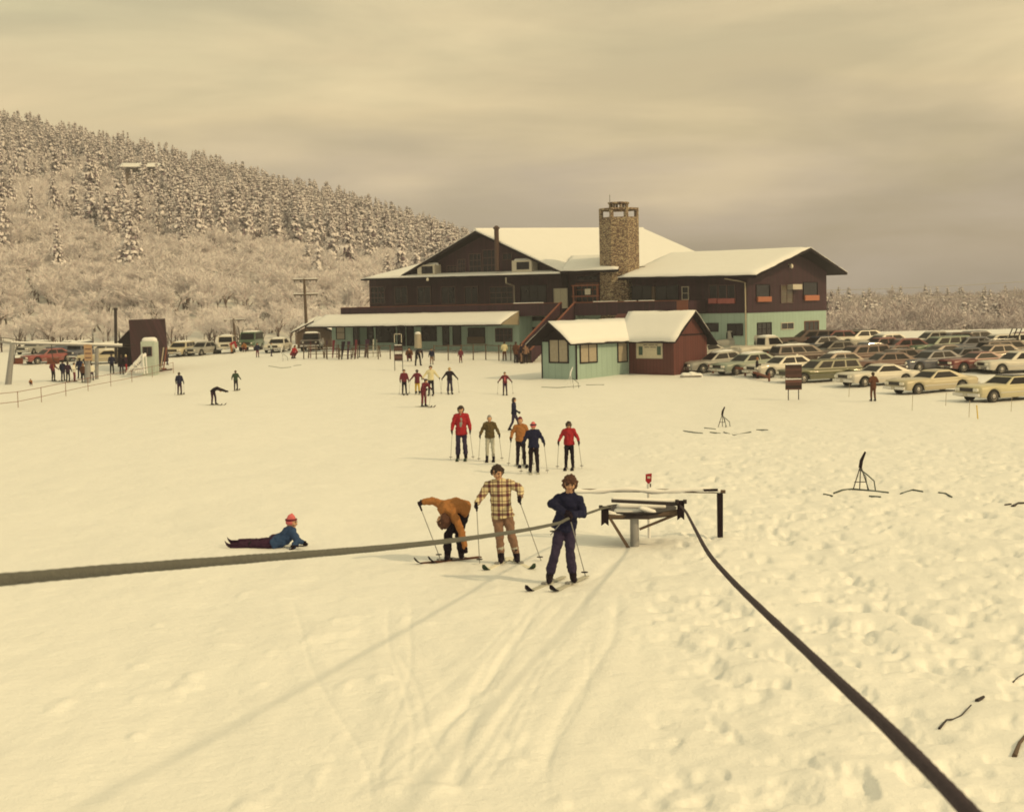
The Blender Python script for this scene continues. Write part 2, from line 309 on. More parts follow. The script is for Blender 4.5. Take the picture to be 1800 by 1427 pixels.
def roofslab(par, pts, th=.22, snow=.2, over=.06, name='roof'):
    """a roof plane: dark boards underneath, a snow blanket on top"""
    P = [Vector(p) for p in pts]; n = (P[1]-P[0]).cross(P[2]-P[0]).normalized(); n = n if n.z > 0 else -n
    r = part(name, MB().slab(P, 0, d=-n*th), DARK, par)
    c = sum(P, Vector())/len(P); q = [c+(p-c)*(1-over*.4/(p-c).length)+n*.004 for p in P]
    # snow blanket with a soft rounded top
    mb = MB(); top = [c+(p-c)*(1-.22/(p-c).length)+n*snow for p in q]; mid = [p+n*snow*.6 for p in q]
    if len(q) == 4:   # uneven blanket: wavering lip, rounded edge, drifts
        na = max(3, int((q[1]-q[0]).length/.55)); nb = max(3, int((q[3]-q[0]).length/.55)); na, nb = min(na, 60), min(nb, 40); sd_ = rnd.uniform(0, 50)
        A, B = (q[1]-q[0]), (q[3]-q[0])
        for i in range(na+1):
            for j in range(nb+1):
                u, v = i/na, j/nb; p = q[0].lerp(q[1], u).lerp(q[3].lerp(q[2], u), v); e = min(u*A.length, (1-u)*A.length, v*B.length, (1-v)*B.length)
                h = snow*(1-math.exp(-e/.16))*(.8+.4*float(fbm(np.array([i*.31+sd_]), np.array([j*.37+sd_]), 3)[0]))+(snow*.25 if e < 1e-6 else 0)
                if e < 1e-6: p = c+(p-c)*(1+(.05*math.sin(i*1.3+j*.9+sd_)+.03*math.sin(i*3.1+j*2.3))/(p-c).length); h = snow*.22
                mb.v.append(tuple(p+n*h))
        for i in range(na):
            for j in range(nb): mb.f.append((i*(nb+1)+j, (i+1)*(nb+1)+j, (i+1)*(nb+1)+j+1, i*(nb+1)+j+1)); mb.mi.append(0); mb.sm.append(True)
        rim = [i*(nb+1) for i in range(na+1)]+[na*(nb+1)+j for j in range(1, nb+1)]+[i*(nb+1)+nb for i in range(na-1, -1, -1)]+[j for j in range(nb-1, 0, -1)]
        kk = len(mb.v); mb.v += [tuple(Vector(mb.v[i])-n*(snow*.22)) for i in rim]
        for i in range(len(rim)): j = (i+1) % len(rim); mb.f.append((rim[i], kk+i, kk+j, rim[j])); mb.mi.append(0); mb.sm.append(False)
        part('snow_cover', mb, ROOFSNOW, r); return r
    k = len(q); fs = [tuple(range(2*k, 3*k))]+[(i, (i+1) % k, k+(i+1) % k, k+i) for i in range(k)]+[(k+i, k+(i+1) % k, 2*k+(i+1) % k, 2*k+i) for i in range(k)]+[tuple(range(k-1, -1, -1))]
    mb.add(q+mid+top, fs); part('snow_cover', mb, ROOFSNOW, r)
    return r

# ------------------------------------------------------------------ lodge
L = Fr(1313, 115, 37); LO = thing('ski_lodge', 'large two-storey brown and teal lodge with snowy roofs and stone chimney', 'building', L.o, -L.th)
def lodge():
    sd = lambda px, t: L.F(px, 540, t)[0]; td = lambda px, u: L.S(px, 530, u)[0]
    T = td(1452, 0); GB = -5.2; BZ = -.87
    sW = sd(1085, 0); sL = sd(650, 1.); sM = sd(988, 1.)
    # walls
    w = MB(); w.box(sM, 0, 0, T, GB, BZ); part('ground_floor_wall', w, TEAL, LO)
    apz = L.S(1397, 447, 0)[1]; apt = L.S(1397, 447, 0)[0]; ezr = 2.95; ez = 2.12
    w = MB(); prof = [(0, BZ), (T, BZ), (T, ezr), (apt, apz), (0, ez)]
    w.slab([(.05, t-.04 if t == 0 else t, z) for t, z in prof], 0, d=(-2.5, 0, 0)); w.box(sd(1112, 0), -2.46, -.04, T, BZ, 2.17); part('upper_floor_wall', w, BROWN, LO)
    w = MB(); w.box(sM-.5, sd(1112, 0)+.05, 2., 10, BZ, 3.3); part('recessed_wall', w, BROWN, LO)
    ea, eb = L.F(984, 477, -1.25), L.F(1087, 474, -1.25)
    roofslab(LO, [(ea[0], -1.25, ea[1]), (eb[0], -1.25, eb[1]), (eb[0]-3.2, 4.2, eb[1]+1.5), (ea[0]-2.5, 4.2, ea[1]+1.5)], .2, .18)
    # right wing roof
    e0, e1, e2, e3 = (1.5, -1.3, L.F(1315, 484, -1.3)[1]), (1.5, apt, apz+.5), (1.5, T+1.3, L.S(1485, 479, 1.5)[1]), None
    vs = sd(1087, -1.3)
    zL = L.F(1087, 488, -1.3)[1]
    sR = L.F(1178, 450, apt)[0]
    roofslab(LO, [(e0[0], e0[1], e0[2]), (vs, e0[1], zL), (sR, apt, e1[2]+.05), (e1[0], apt, e1[2])])
    roofslab(LO, [(e1[0], apt+.01, e1[2]), (sR, apt+.01, e1[2]+.05), (sR, e2[1], e2[2]), (e2[0], e2[1], e2[2])])
    # left body upper floor
    w = MB(); w.box(sL, sM, 1., 24, -.6, 2.95); part('upper_floor_wall', w, BROWN, LO)
    tv = -.6; ax, az = L.F(835, 406, tv); lx, lz = L.F(705, 484, tv); rx, rz = L.F(985, 477, tv)
    V2 = L.S(1130, 404, ax)[0]; zb = L.S(1130, 404, ax)[1]
    gx0, gx1 = lx+.9, rx-.9
    w = MB(); w.slab([(gx0, .7, lz+.1), (gx1, .7, rz-.05), (gx1, .7, rz+.2), (ax, .7, az-.35), (gx0, .7, lz+.25)], 0, d=(0, .3, 0)); part('gable_wall', w, BROWN, LO)
    # main roof: right slope, left slope
    roofslab(LO, [(ax, tv, az), (rx, tv, rz), (rx, 4.2, L.S(1085, 473, rx)[1]-.1), (rx+9.5, 4.2, L.S(1085, 473, rx)[1]-9.5*(az-rz)/(rx-ax)), (rx+9.5, V2-.5, rz+1.0-9.5*(az-rz)/(rx-ax)), (ax, V2, zb)])
    roofslab(LO, [(ax-.01, tv, az), (ax-.01, V2, zb), (lx, V2, lz+.4), (lx, tv, lz)])
    part('snow_cap', MB().tube([(ax, tv, az+.12), (ax, V2, zb+.12)], .14, 8), ROOFSNOW, LO)
    # lower roof piece over the left end
    p0 = L.F(634, 491, -.8); p1 = L.F(706, 486, -.8); q0 = L.F(776, 456, 7); q1 = L.F(742, 464, 7)
    roofslab(LO, [(p0[0], -.8, p0[1]), (p1[0], -.8, p1[1]), (q0[0], 7, q0[1]), (q1[0], 7, q1[1])], .15, .12)
    # pent roof along the upper windows
    pr0 = L.F(640, 490, -1.); pr1 = L.F(985, 481, -1.)
    roofslab(LO, [(pr0[0], -1., pr0[1]), (pr1[0], -1., pr1[1]), (pr1[0], .75, pr1[1]+.35), (pr0[0], .75, pr0[1]+.35)], .2, .14, name='eave_roof')
    # windows of the upper floor, left body
    for a, b in ((653, 676), (695, 716), (735, 757), (777, 800), (818, 840), (862, 902)):
        window(L, LO, 'F', 1., a, b, 505, 533, 4 if a in (653, 862) else 2, 3 if a in (653, 862) else 1, frame=MUNT, bar=.09)
    window(L, LO, 'F', 1., 916, 960, 502, 531, 3, 1, frame=DARK)
    window(L, LO, 'F', 1., 975, 997, 508, 541, 2, 1, pane=mk('white_door', (.55, .52, .42)), frame=TRIM, name='door')
    # gable windows
    for a, b, r0, r1 in ((787, 803, 468, 479), (806, 818, 457, 479), (826, 846, 447, 479), (850, 872, 440, 479)):
        window(L, LO, 'F', .7, a, b, r0, r1, 3, 3, frame=MUNT, bar=.08)
    window(L, LO, 'F', .7, 885, 900, 446, 456, 2, 1, frame=MUNT)
    # porch deck and parapet
    ra, rb = sd(600, -3), sd(988, -3)
    w = MB(); w.box(ra, sd(1210, -3), -3.05, 1., -.82, -.6); part('deck', w, WOOD, LO)
    rt = L.F(760, 538, -3)[1]
    w = MB(); w.box(ra, rb, -3.12, -3., -.8, rt); w.box(ra, ra+.1, -3, 1, -.8, rt); part('deck_railing', w, BROWN, LO)
    w = MB(); w.box(ra, rb, -3.17, -2.95, rt, rt+.05); part('railing_cap', w, REDW, LO)
    rc, rd = sd(1010, -3), sd(1210, -3); r2 = L.F(1100, 531, -3)[1]
    w = MB(); w.box(rc, rd, -3.12, -3., -.85, r2); w.box(rd-.1, rd, -3, .0, -.85, r2); part('deck_railing', w, BROWN, LO)
    w = MB(); w.box(rc, rd, -3.2, -2.94, r2, r2+.06); part('railing_cap', w, REDW, LO)
    w = MB(); w.box(rd-1, rd+.05, -3.16, -3.125, -.8, r2); part('end_post', w, REDW, LO)
    sn = MB()
    for a, b in ((1045, 1085), (1125, 1150), (905, 955), (1100, 1118)):
        zz = (r2 if a > 1000 else rt)+.07; sn = MB(); sn.tcap((sd(a, -3), -3.07, zz), .1, (sd(b, -3), -3.07, zz), .08, .5); part('snow_ridge', sn, ROOFSNOW, LO)
    # long shed roof over the ground floor terrace
    t0 = L.F(573, 549, -3.15); t1 = L.F(912, 552, -3.15); zt = (t0[1]+t1[1])/2; zbm = (L.F(549, 570, -5.8)[1]+L.F(882, 575, -5.8)[1])/2
    roofslab(LO, [(t0[0], -3.15, zt), (t1[0], -3.15, zt), (t1[0], -5.9, zbm), (t0[0], -5.9, zbm)], .14, .14, name='terrace_roof')
    w = MB(); w.slab([(t1[0]+.02, -3.2, zt), (t1[0]+.02, -5.85, zbm), (t1[0]+.02, -3.2, zbm-.1)], 0, d=(.06, 0, 0)); part('terrace_roof_end', w, mk('tan_board', (.30, .25, .19)), LO)
    # ground floor front wall of the left body, with its doors and windows
    g0, g1 = sd(582, -3), sd(912, -3)
    w = MB(); w.box(g0, g1, -3, 1, GB, -.85); w.box(g1, sM+3, -1, 1, GB, -.86); part('ground_floor_wall', w, TEAL, LO)
    W = lambda a, b, r0, r1, **k: window(L, LO, 'F', -3, a, b, r0, r1, **k)
    W(592, 606, 573, 596, nx=1, ny=2, pane=CURT, frame=DARK)
    for a, b in ((622, 630), (648, 656), (700, 712), (716, 727), (779, 789), (797, 810)): W(a, b, 574, 607, name='door', pane=GLASS, frame=DARK)
    W(633, 646, 575, 607, name='door', pane=mk('green_door', (.10, .18, .15)), frame=DARK)
    W(662, 695, 575, 601, nx=3, ny=2, frame=DARK); W(742, 767, 576, 599, nx=2, ny=1, frame=DARK)
    W(824, 852, 577, 602, nx=3, ny=1, frame=DARK, sill=(WOOD, .4)); W(872, 900, 578, 600, nx=4, ny=2, frame=MUNT)
    window(L, LO, 'F', -1, 921, 957, 558, 563, frame=DARK); window(L, LO, 'F', -1, 925, 945, 576, 590, frame=DARK)
    # glazed bay behind the landing, between body and chimney
    window(L, LO, 'F', 2, 1014, 1052, 499, 530, 4, 3, frame=REDW, bar=.09); window(L, LO, 'F', 2, 1016, 1050, 485, 492, 3, 1, frame=MUNT)
    w = MB(); a0 = sd(1008, -1.2); a1 = sd(1052, -1.2); z0 = -.6
    for a in (a0, a1-.12): w.box(a, a+.12, -1.3, -1.2, z0, 1.8)
    for z in (1.7, .75, .05): w.box(a0-.1, a1+.2, -1.33, -1.31, z, z+.12)
    part('landing_frame', w, REDW, LO)
    w = MB(); a = sd(1034, -1.35); w.box(a-.28, a+.28, -1.42, -1.35, .95, 1.45); part('notice_board', w, TRIM, LO)
    # right wing windows, front
    window(L, LO, 'F', -.04, 1112, 1146, 503, 530, 2, 1, frame=DARK); window(L, LO, 'F', -.04, 1152, 1192, 503, 527, 2, 1, frame=DARK)
    w = MB(); a = sd(1149, -.2); w.box(a-.15, a+.15, -.25, -.045, -.6, 1.5); part('post', w, WOOD, LO)
    window(L, LO, 'F', -.04, 1200, 1210, 505, 526, 1, 2, frame=TRIM)
    for a in (1248, 1264, 1279): window(L, LO, 'F', -.04, a, a+13, 502, 531, 1, 1, frame=MUNT, sill=(mk('pink_sill_box', (.34, .09, .09)), .22))
    window(L, LO, 'F', 0, 1240, 1262, 569, 582, frame=DARK); window(L, LO, 'F', 0, 1280, 1305, 570, 589, 2, 1, frame=DARK); window(L, LO, 'F', 0, 1196, 1224, 570, 589, 2, 1, frame=DARK)
    # right wing windows, sunlit end
    SW = lambda a, b, r0, r1, **k: window(L, LO, 'S', .0 if r0 > 550 else .05, a, b, r0, r1, out=-1, **k)
    SW(1329, 1352, 501, 528, sill=(ORNG, .24), frame=DARK); SW(1372, 1393, 502, 532, nx=2, ny=3, pane=mk('reflecting_glass', (.10, .08, .06), .2)); SW(1412, 1436, 497, 526, sill=(ORNG, .24), frame=DARK)
    SW(1331, 1355, 568, 598, nx=3, ny=3, frame=DARK); SW(1373, 1394, 568, 578, nx=2, ny=1, frame=TRIM); SW(1414, 1438, 565, 584, nx=3, ny=1, frame=REDW)
    ac = td(1392, .05); w = MB(); w.box(.05, .6, ac-.9, ac+.9, L.S(1392, 509, .05)[1], L.S(1392, 500, .05)[1]); part('window_air_conditioner', w, TRIM, LO)
    lt = td(1387, .1); zl = L.S(1387, 469, .1)[1]; w = MB(); w.tcap((.35, lt, zl), .16, (.35, lt, zl+.1), .14); w.tube([(.05, lt, zl+.2), (.35, lt, zl+.2)], .04); part('flood_light', w, mk('pale_lamp', (.8, .75, .65), .3), LO)
    a, z = L.F(754, 492, -.9); w = MB(); w.tcap((a, -1.1, z), .14, (a, -1.1, z+.08), .12); part('flood_light', w, MATS['pale_lamp'], LO)
    # gutters and downpipes
    w = MB(); w.tube([(sd(1275, -1.2), -1.25, 1.95), (-.6, -.3, 1.75), (-.08, -.12, 1.6), (-.06, -.1, GB)], .06, 6); part('downpipe', w, mk('buff_pipe', (.42, .36, .28)), LO)
    a = sd(891, -.9); b = sd(905, .9); w = MB(); w.tube([(a, -.95, 2.7), (a, -.95, 2.2), (b, .85, 1.95), (b, .85, -.5)], .07, 6); part('downpipe', w, TRIM, LO)
    # rooftop units on the pent roof
    for a, b, lo, hi in ((735, 765, 484, 463), (901, 935, 477, 455)):
        s0, z0 = L.F(a, lo, -.4); s1, z1 = L.F(b, hi, -.4); c = (s0+s1)/2
        u = part('rooftop_cooler', MB().box(s0, s1, -.5, .45, z0-.1, z1-.1), TRIM, LO)
        part('snow_cap', MB().tcap((s0+.15, 0, z1-.1), .22, (s1-.15, 0, z1-.1), .22, .9), ROOFSNOW, u)
        part('vent_opening', MB().box(s0+.55, s1-.25, -.53, -.49, z0+.12, z1-.25), GLASS, u)
    # flue beside the gable
    a, z = L.F(879, 403, -.2); b = L.F(879, 476, -.2)[1]
    w = MB(); w.tube([(a, -.75, b), (a, -.75, z)], .22, 12); u = part('flue', w, mk('rusty_flue', (.07, .035, .03), .6), LO)
    part('flue_cap', MB().lathe([(.3, 0), (.32, .1), (.1, .3)], (a, -.75, z)), MATS['rusty_flue'], u)
    # stone chimney: eight-sided stack with an open battlement crown
    cc = at(1089, 470, 123.6); cc = cc-L.o; c = (cc.dot(L.e1), cc.dot(L.e2)); R = 1.86; ztop = at(1089, 383, 123.6).z; zc2 = at(1089, 367, 123.6).z; zc3 = at(1089, 358, 123.6).z
    oct_ = lambda r, z: [(c[0]+r*math.cos(math.pi*(i+.5)/4-.21), c[1]+r*math.sin(math.pi*(i+.5)/4-.21), z) for i in range(8)]
    mb = MB(); mb.slab(oct_(R, ztop), ztop+5.2); ch = part('chimney', mb, STONE, LO)
    for i in range(8):
        a = math.pi*(i+.5)/4-.21; x, y = c[0]+(R-.2)*math.cos(a), c[1]+(R-.2)*math.sin(a); part('crown_pier', MB().tube([(x, y, ztop-.02), (x, y, zc2)], .21, 6, sm=False), STONE, ch)
    mb = MB(); o1, o2 = oct_(R+.0, zc2), oct_(R-.6, zc2); 
    for i in range(8): j = (i+1) % 8; mb.slab([o1[i], o1[j], o2[j], o2[i]], .16)
    part('crown_slab', mb, STONE, ch)
    mb = MB()
    for i in range(8):
        a = math.pi*(i)/4; x, y = c[0]+.75*math.cos(a), c[1]+.75*math.sin(a); mb.tube([(x, y, zc2-.1), (x, y, zc3)], .12, 6, sm=False)
    mb.slab([(c[0]+.95*math.cos(math.pi*i/4), c[1]+.95*math.sin(math.pi*i/4), zc3+.1) for i in range(8)], .14); part('inner_flue_top', mb, STONE, ch)
    part('antenna', MB().tube([(c[0]-.9, c[1], ztop), (c[0]-.9, c[1], zc3+.8)], .025, 5), STEEL, ch)
    # stairs from the landing to the snow
    s0 = sd(985, -3); s1 = s0+1.5; zt = -.7; tb = -9.6; zb_ = -4.6
    w = MB()
    for s in (s0, s1): w.slab([(s, -3, zt+1.), (s, tb, zb_+1.), (s, tb, zb_-.1), (s, -3, zt-.4)], 0, d=(.09, 0, 0))
    st = part('stair', w, BROWN, LO)
    w = MB(); n = 20
    for i in range(n):
        f = i/n; w.box(s0+.09, s1, -3-(-3-tb)*(f+1/n), -3-(-3-tb)*f, zt+(zb_-zt)*f-.3, zt+(zb_-zt)*f)
    part('steps', w, WOOD, st)
    w = MB()
    for s in (s0, s1): w.slab([(s-.05, -3, zt+1.06), (s-.05, tb-.1, zb_+1.06), (s+.14, tb-.1, zb_+1.06), (s+.14, -3, zt+1.06)], .06)
    part('hand_rail', w, REDW, st)
lodge()

# ------------------------------------------------------------------ ticket hut
H = Fr(1183, 100, 42); HO = thing('ticket_hut', 'low teal and brown hut with snowy roof in front of the lodge', 'building', H.o, -H.th)
def hut():
    sI = H.F(1105, 600, 0)[0]; T = H.S(1243, 640, 0)[0]; zb = -6; ze = -2.52; zp = H.S(1215, 546, 0)[1]; tm = T/2
    w = MB(); w.slab([(0, 0, zb), (0, T, zb), (0, T, ze), (0, tm, zp-.15), (0, 0, ze)], 0, d=(sI-2.6, 0, 0)); part('brown_wall', w, BROWN2, HO)
    part('belt_board', MB().box(.0, .03, 0, T, H.S(1215, 588, 0)[1]-.05, H.S(1215, 588, 0)[1]+.05), DARK, HO)
    roofslab(HO, [(.5, tm, zp), (.5, -.55, ze-.15), (sI-1.0, -.55, ze-.15), (sI-1.6, tm, zp)], .14, .14)
    roofslab(HO, [(.5, tm+.01, zp), (sI-1.6, tm+.01, zp), (sI-1.6, T+.7, ze-.45), (.5, T+.7, ze-.45)], .14, .14)
    # teal wing
    t1 = H.S(1013, 640, sI)[0]; s1 = H.F(953, 640, t1)[0]; sm = (sI+s1)/2; zq = -1.05
    w = MB(); w.slab([(s1, t1, zb), (sI, t1, zb), (sI, t1, ze), (s1, t1, ze)], 0, d=(0, -t1+2, 0)); part('teal_wall', w, TEAL, HO)
    w = MB(); w.slab([(s1, t1+.02, ze), (sI, t1+.02, ze), (sm, t1+.02, zq-.1)], 0, d=(0, .2, 0)); part('gable_wall', w, DARK, HO)
    ov = 1.1
    roofslab(HO, [(sm, t1-ov, zq), (sI+.45, t1-ov, ze-.1), (sI+.45, -.35, ze-.1), (sm, 2.4, zq+.05)], .14, .14)
    roofslab(HO, [(sm-.01, t1-ov, zq), (sm-.01, 2.4, zq+.05), (s1-.55, 2.4, ze-.15), (s1-.55, t1-ov, ze-.15)], .14, .14)
    for s in (s1, sI): part('corner_board', MB().box(s-.04, s+.05, t1-.04, t1+.06, zb, ze), DARK, HO)
    window(H, HO, 'F', t1, 967, 998, 598, 636, 2, 1, pane=CURT, frame=DARK, bar=.1)
    window(H, HO, 'S', sI, 1020, 1048, 599, 636, 2, 1, pane=CURT, frame=DARK, bar=.09); window(H, HO, 'S', sI, 1086, 1101, 598, 635, 1, 1, pane=CURT, frame=DARK, bar=.08)
    b = window(H, HO, 'F', 0, 1120, 1164, 600, 629, pane=mk('white_board', (.62, .56, .45), .6), frame=TRIM, name='notice_board', bar=.05)
    m = MB()
    for p in (1123, 1155): a, z = H.F(p, 624, -.03); m.box(a, a+.34, -.045, -.026, z, z+.62)
    part('picture', m, mk('green_picture', (.05, .10, .08), scale=9, var=.5), b)
    m = MB()
    for r, ps in ((607, ((1131, 1138), (1140, 1150), (1152, 1156))), (611, ((1133, 1141), (1143, 1153)))):
        for p, q in ps: a, z = H.F(p, r, -.03); c = H.F(q, r, -.03)[0]; m.box(a, c, -.04, -.027, z, z+.05)
    part('lettering', m, MUNT, b)
hut()

# ------------------------------------------------------------------ other left-side structures
def shack():
    b = ground_at(270, 640); Y = 126
    g = at(207, 636, Y).z
    t = thing('lift_shack', 'tall dark brown steep-roofed shack with black stovepipe by the lift', 'shed', at(255, 636, Y))
    o = t.location
    def P(px, py, dy=0): q = at(px, py, Y+dy); return (q.x-o.x, q.y-o.y, q.z-o.z)
    # asymmetric steep roof panel facing the slope, its wall and low lean-to roof
    part('roof', MB().slab([P(226, 563), P(289, 561), P(295, 636, -2), P(232, 640, -2)], 0, d=(0, .3, .05)), boards('shack_roof', (.045, .014, .022), pitch=.35), t)
    part('wall', MB().slab([P(228, 568, .5), P(283, 566, .5), P(283, 645, .5), P(228, 645, .5)], 0, d=(-.8, 4, 0)), BROWN, t)
    part('lean_to', MB().slab([P(226, 580), P(206, 601), P(214, 607), P(232, 607)], 0, d=(0, 3, 0)), DARK, t)
    part('doorway', MB().slab([P(207, 607, .2), P(232, 607, .2), P(232, 645, .2), P(207, 645, .2)], 0, d=(0, 3, 0)), DARK, t)
    part('stovepipe', MB().tube([P(204, 640, -.5), P(203, 545, -.5)], .14, 8), STEEL, t)
    part('pipe_cap', MB().tube([P(203, 545, -.5), P(203, 541, -.5)], .2, 8), STEEL, t)
    # pale green operator booth
    Y2 = 121; o2 = at(264, 644, Y2); bt = thing('operator_booth', 'small pale green booth with a snow cap beside the dark shack', 'booth', o2)
    part('wall', MB().box(-.62, .55, -.5, .9, -.8, 2.15), mk('booth_paint', (.42, .50, .46)), bt); part('snow_cap', MB().tcap((-.4, .2, 2.22), .27, (.33, .2, 2.22), .29, 1.9, side=(0, 0, 1)), ROOFSNOW, bt)
    winbox(bt, 'F', -.5, -.4, .28, .95, 1.65, 2, 1, frame=MUNT)
    for k in range(2):
        s = thing('ski', ['pale ski leaned against the booth next to the shack', 'orange ski leaned against the booth next to the shack'][k], 'ski', o2+Vector((.9+k*.25, -.3, -.3)), group='skis leaning at the booth')
        part('blade', MB().slab([(0, 0, 0), (.1, 0, 0), (.32, .5, 1.9), (.22, .5, 1.9)], 0, d=(0, .03, 0)), [CURT, REDW][k], s)
    # snow covered drive frame next to the booth
    o3 = at(238, 655, 119); f = thing('lift_drive_frame', 'snow-caked slanting drive frame between queue and green booth', 'lift machinery', o3); f.scale = (.75, .75, .62)
    m = MB()
    for dy in (0, 1.2):
        m.tube([(-1.2, dy, -.3), (.9, dy, 2.6)], .09, 6); m.tube([(1.0, dy, -.2), (.9, dy, 2.6)], .09, 6); m.tube([(-.6, dy, .6), (1, dy, .7)], .07, 6); m.tube([(-.1, dy, 1.3), (1, dy, .1)], .06, 6)
    part('frame', m, ROOFSNOW, f); m = MB()
    for i in range(11): m.tcap((-.9+i*.17, .2, .2+i*.2), .15+.1*rnd.random(), (-.7+i*.17, .6, .35+i*.2), .17, 1.2)
    for i in range(5): m.tcap((-.2+i*.25, .1, .1+.3*rnd.random()), .14, (.1+i*.15, .3, .6+i*.2), .12)
    part('snow_load', m, ROOFSNOW, f)
    # chairlift loading beam on two towers
    Yt = 114; o4 = at(80, 672, Yt); c = thing('chairlift_terminal', 'chairlift loading beam on two pale steel towers at left edge', 'chairlift', o4)
    Q = lambda px, py, dy=0: (lambda q: (q.x-o4.x, q.y-o4.y, q.z-o4.z))(at(px, py, Yt+dy))
    part('tower', MB().tube([Q(14, 680), Q(22, 606)], [.28, .20], 10), GREY, c); part('tower', MB().tube([Q(154, 680), Q(154, 605)], [.26, .2], 10), GREY, c)
    part('tower', MB().tube([Q(170, 680, 4), Q(170, 612, 4)], .16, 8), GREY, c)
    part('beam', MB().tube([Q(-30, 597), Q(22, 603), Q(215, 608, 3)], .10, 8), GREY, c); part('snow_cover', MB().tube([Q(20, 602, -.02), Q(120, 603.5, 1.5), Q(215, 606, 3)], .09, 8), ROOFSNOW, c)
    part('haul_rope', MB().tube([Q(-40, 590), Q(8, 594), Q(60, 602, 1.5), Q(230, 610, 5)], .03, 5), STEEL, c)
    part('haul_rope', MB().tube([Q(-40, 600, 2), Q(100, 607, 4), Q(240, 606, 6)], .03, 5), STEEL, c)
    for k, px in enumerate((28, 92)):
        ch = thing('lift_chair', ['empty lift chair hanging beside the left edge tower', 'empty lift chair hanging over the queue of skiers'][k], 'lift chair', at(px, 640, Yt+1), group='chairs hanging on the lift')
        part('hanger', MB().tube([(0, 0, 1.7), (0, 0, .9), (.1, 0, .3), (.45, 0, .02)] if k else [(.5, 0, 1.75), (.1, 0, 1.3), (-.1, 0, .6), (-.1, 0, .1)], .035, 6), STEEL, ch)
        part('seat', MB().box(-.5, .5, -.2, .25, 0, .05).box(-.5, .5, .22, .27, .05, .5), REDW, ch)
    s = thing('lift_sign', 'tan notice panel on the second lift tower', 'sign', at(155, 622, Yt-.45)); part('panel', MB().box(-.32, .32, -.03, .03, -.55, .75), mk('tan_sign', (.42, .26, .17)), s)
    m = MB()
    for i in range(3): m.box(-.24, .24, -.045, -.031, -.35+i*.35, -.28+i*.35)
    part('lettering', m, MUNT, s)
shack()
def power_pole(px, top, base, Y, arms, label):
    o = at(px, base, Y); o.z -= 1; t = thing('power_pole', label, 'utility pole', o); h = at(px, top, Y).z-o.z
    part('pole', MB().tube([(0, 0, 0), (-.12, 0, h)], [.2, .13], 8), WOOD, t)
    for r in arms:
        z = at(px, r, Y).z-o.z; a = part('crossarm', MB().box(-1.3, 1.3, -.08, .08, z-.08, z+.06), WOOD, t); part('snow_cap', MB().tcap((-1.25, 0, z+.1), .07, (1.25, 0, z+.1), .07), ROOFSNOW, a)
        m = MB()
        for x in (-1.15, -.5, .5, 1.15): m.lathe([(.03, 0), (.06, .05), (.05, .16)], (x, 0, z-.25), n=6)
        part('insulators', m, GLASS, a)
    return t
power_pole(540, 490, 600, 150, (492, 518), 'brown utility pole with two crossarms left of the lodge')
power_pole(414, 560, 610, 170, (563,), 'short thin pole standing behind the left parked cars')
w = MB(); pts = []
for i in range(30):
    f = i/29; q = at(1300+f*600, 512-24*f+6*math.sin(f*3.14), 330); pts.append(q)
tag(w.tube(pts, .05, 4).build('power_line', TRIM), 'upper pale overhead wire crossing the sky right of the lodge', 'wire')
w = MB(); tag(w.tube([at(1300+i*20, 525-12*i/30+5*math.sin(i/30*3.14), 330) for i in range(31)], .05, 4).build('power_line', TRIM), 'lower pale overhead wire just above the far treetops', 'wire')
# barn far behind left parking next to lodge
def shed2():
    o = at(562, 600, 150); t = thing('small_cabin', 'small cabin with snowy gable roof tucked left of the lodge porch', 'cabin', o)
    part('wall', MB().slab([(-2.4, 0, -1), (1.2, 0, -1), (1.2, 0, 1), (-.6, 0, 1.9), (-2.4, 0, 1)], 0, d=(0, 4, 0)), WOOD, t)
    roofslab(t, [(-.6, -.5, 2.15), (1.9, -.5, .9), (1.9, 4, .9+.5), (-.6, 4, 2.15+.6)], .12, .14)
    roofslab(t, [(-.61, -.5, 2.15), (-.61, 4, 2.7), (-3, 4, 1.4), (-3, -.5, 1)], .12, .14)
shed2()
def house(px, py, Y, wd, label):
    o = at(px, py, Y); t = thing('hillside_house', label, 'house', o, .2)
    part('wall', MB().box(-wd/2, wd/2, 0, 7, -5, 2.6), WOOD, t); part('window_band', MB().box(-wd*.3, wd*.3, -.05, -.01, .6, 1.8), GLASS, t)
    part('window', MB().box(-wd*.12, 0, -.05, -.01, -2, -1), GLASS, t)
    roofslab(t, [(-wd/2-1.5, -1.5, 2.7), (wd/2+2.5, -1.5, 2.7), (wd/2+2.5, 4, 4), (-wd/2-1.5, 4, 4)], .2, .5)
house(247, 312, 395, 8, 'flat-roofed house high among the trees on the left hillside')
house(1722, 560, 420, 6, 'snow-roofed house half hidden in far right woods')
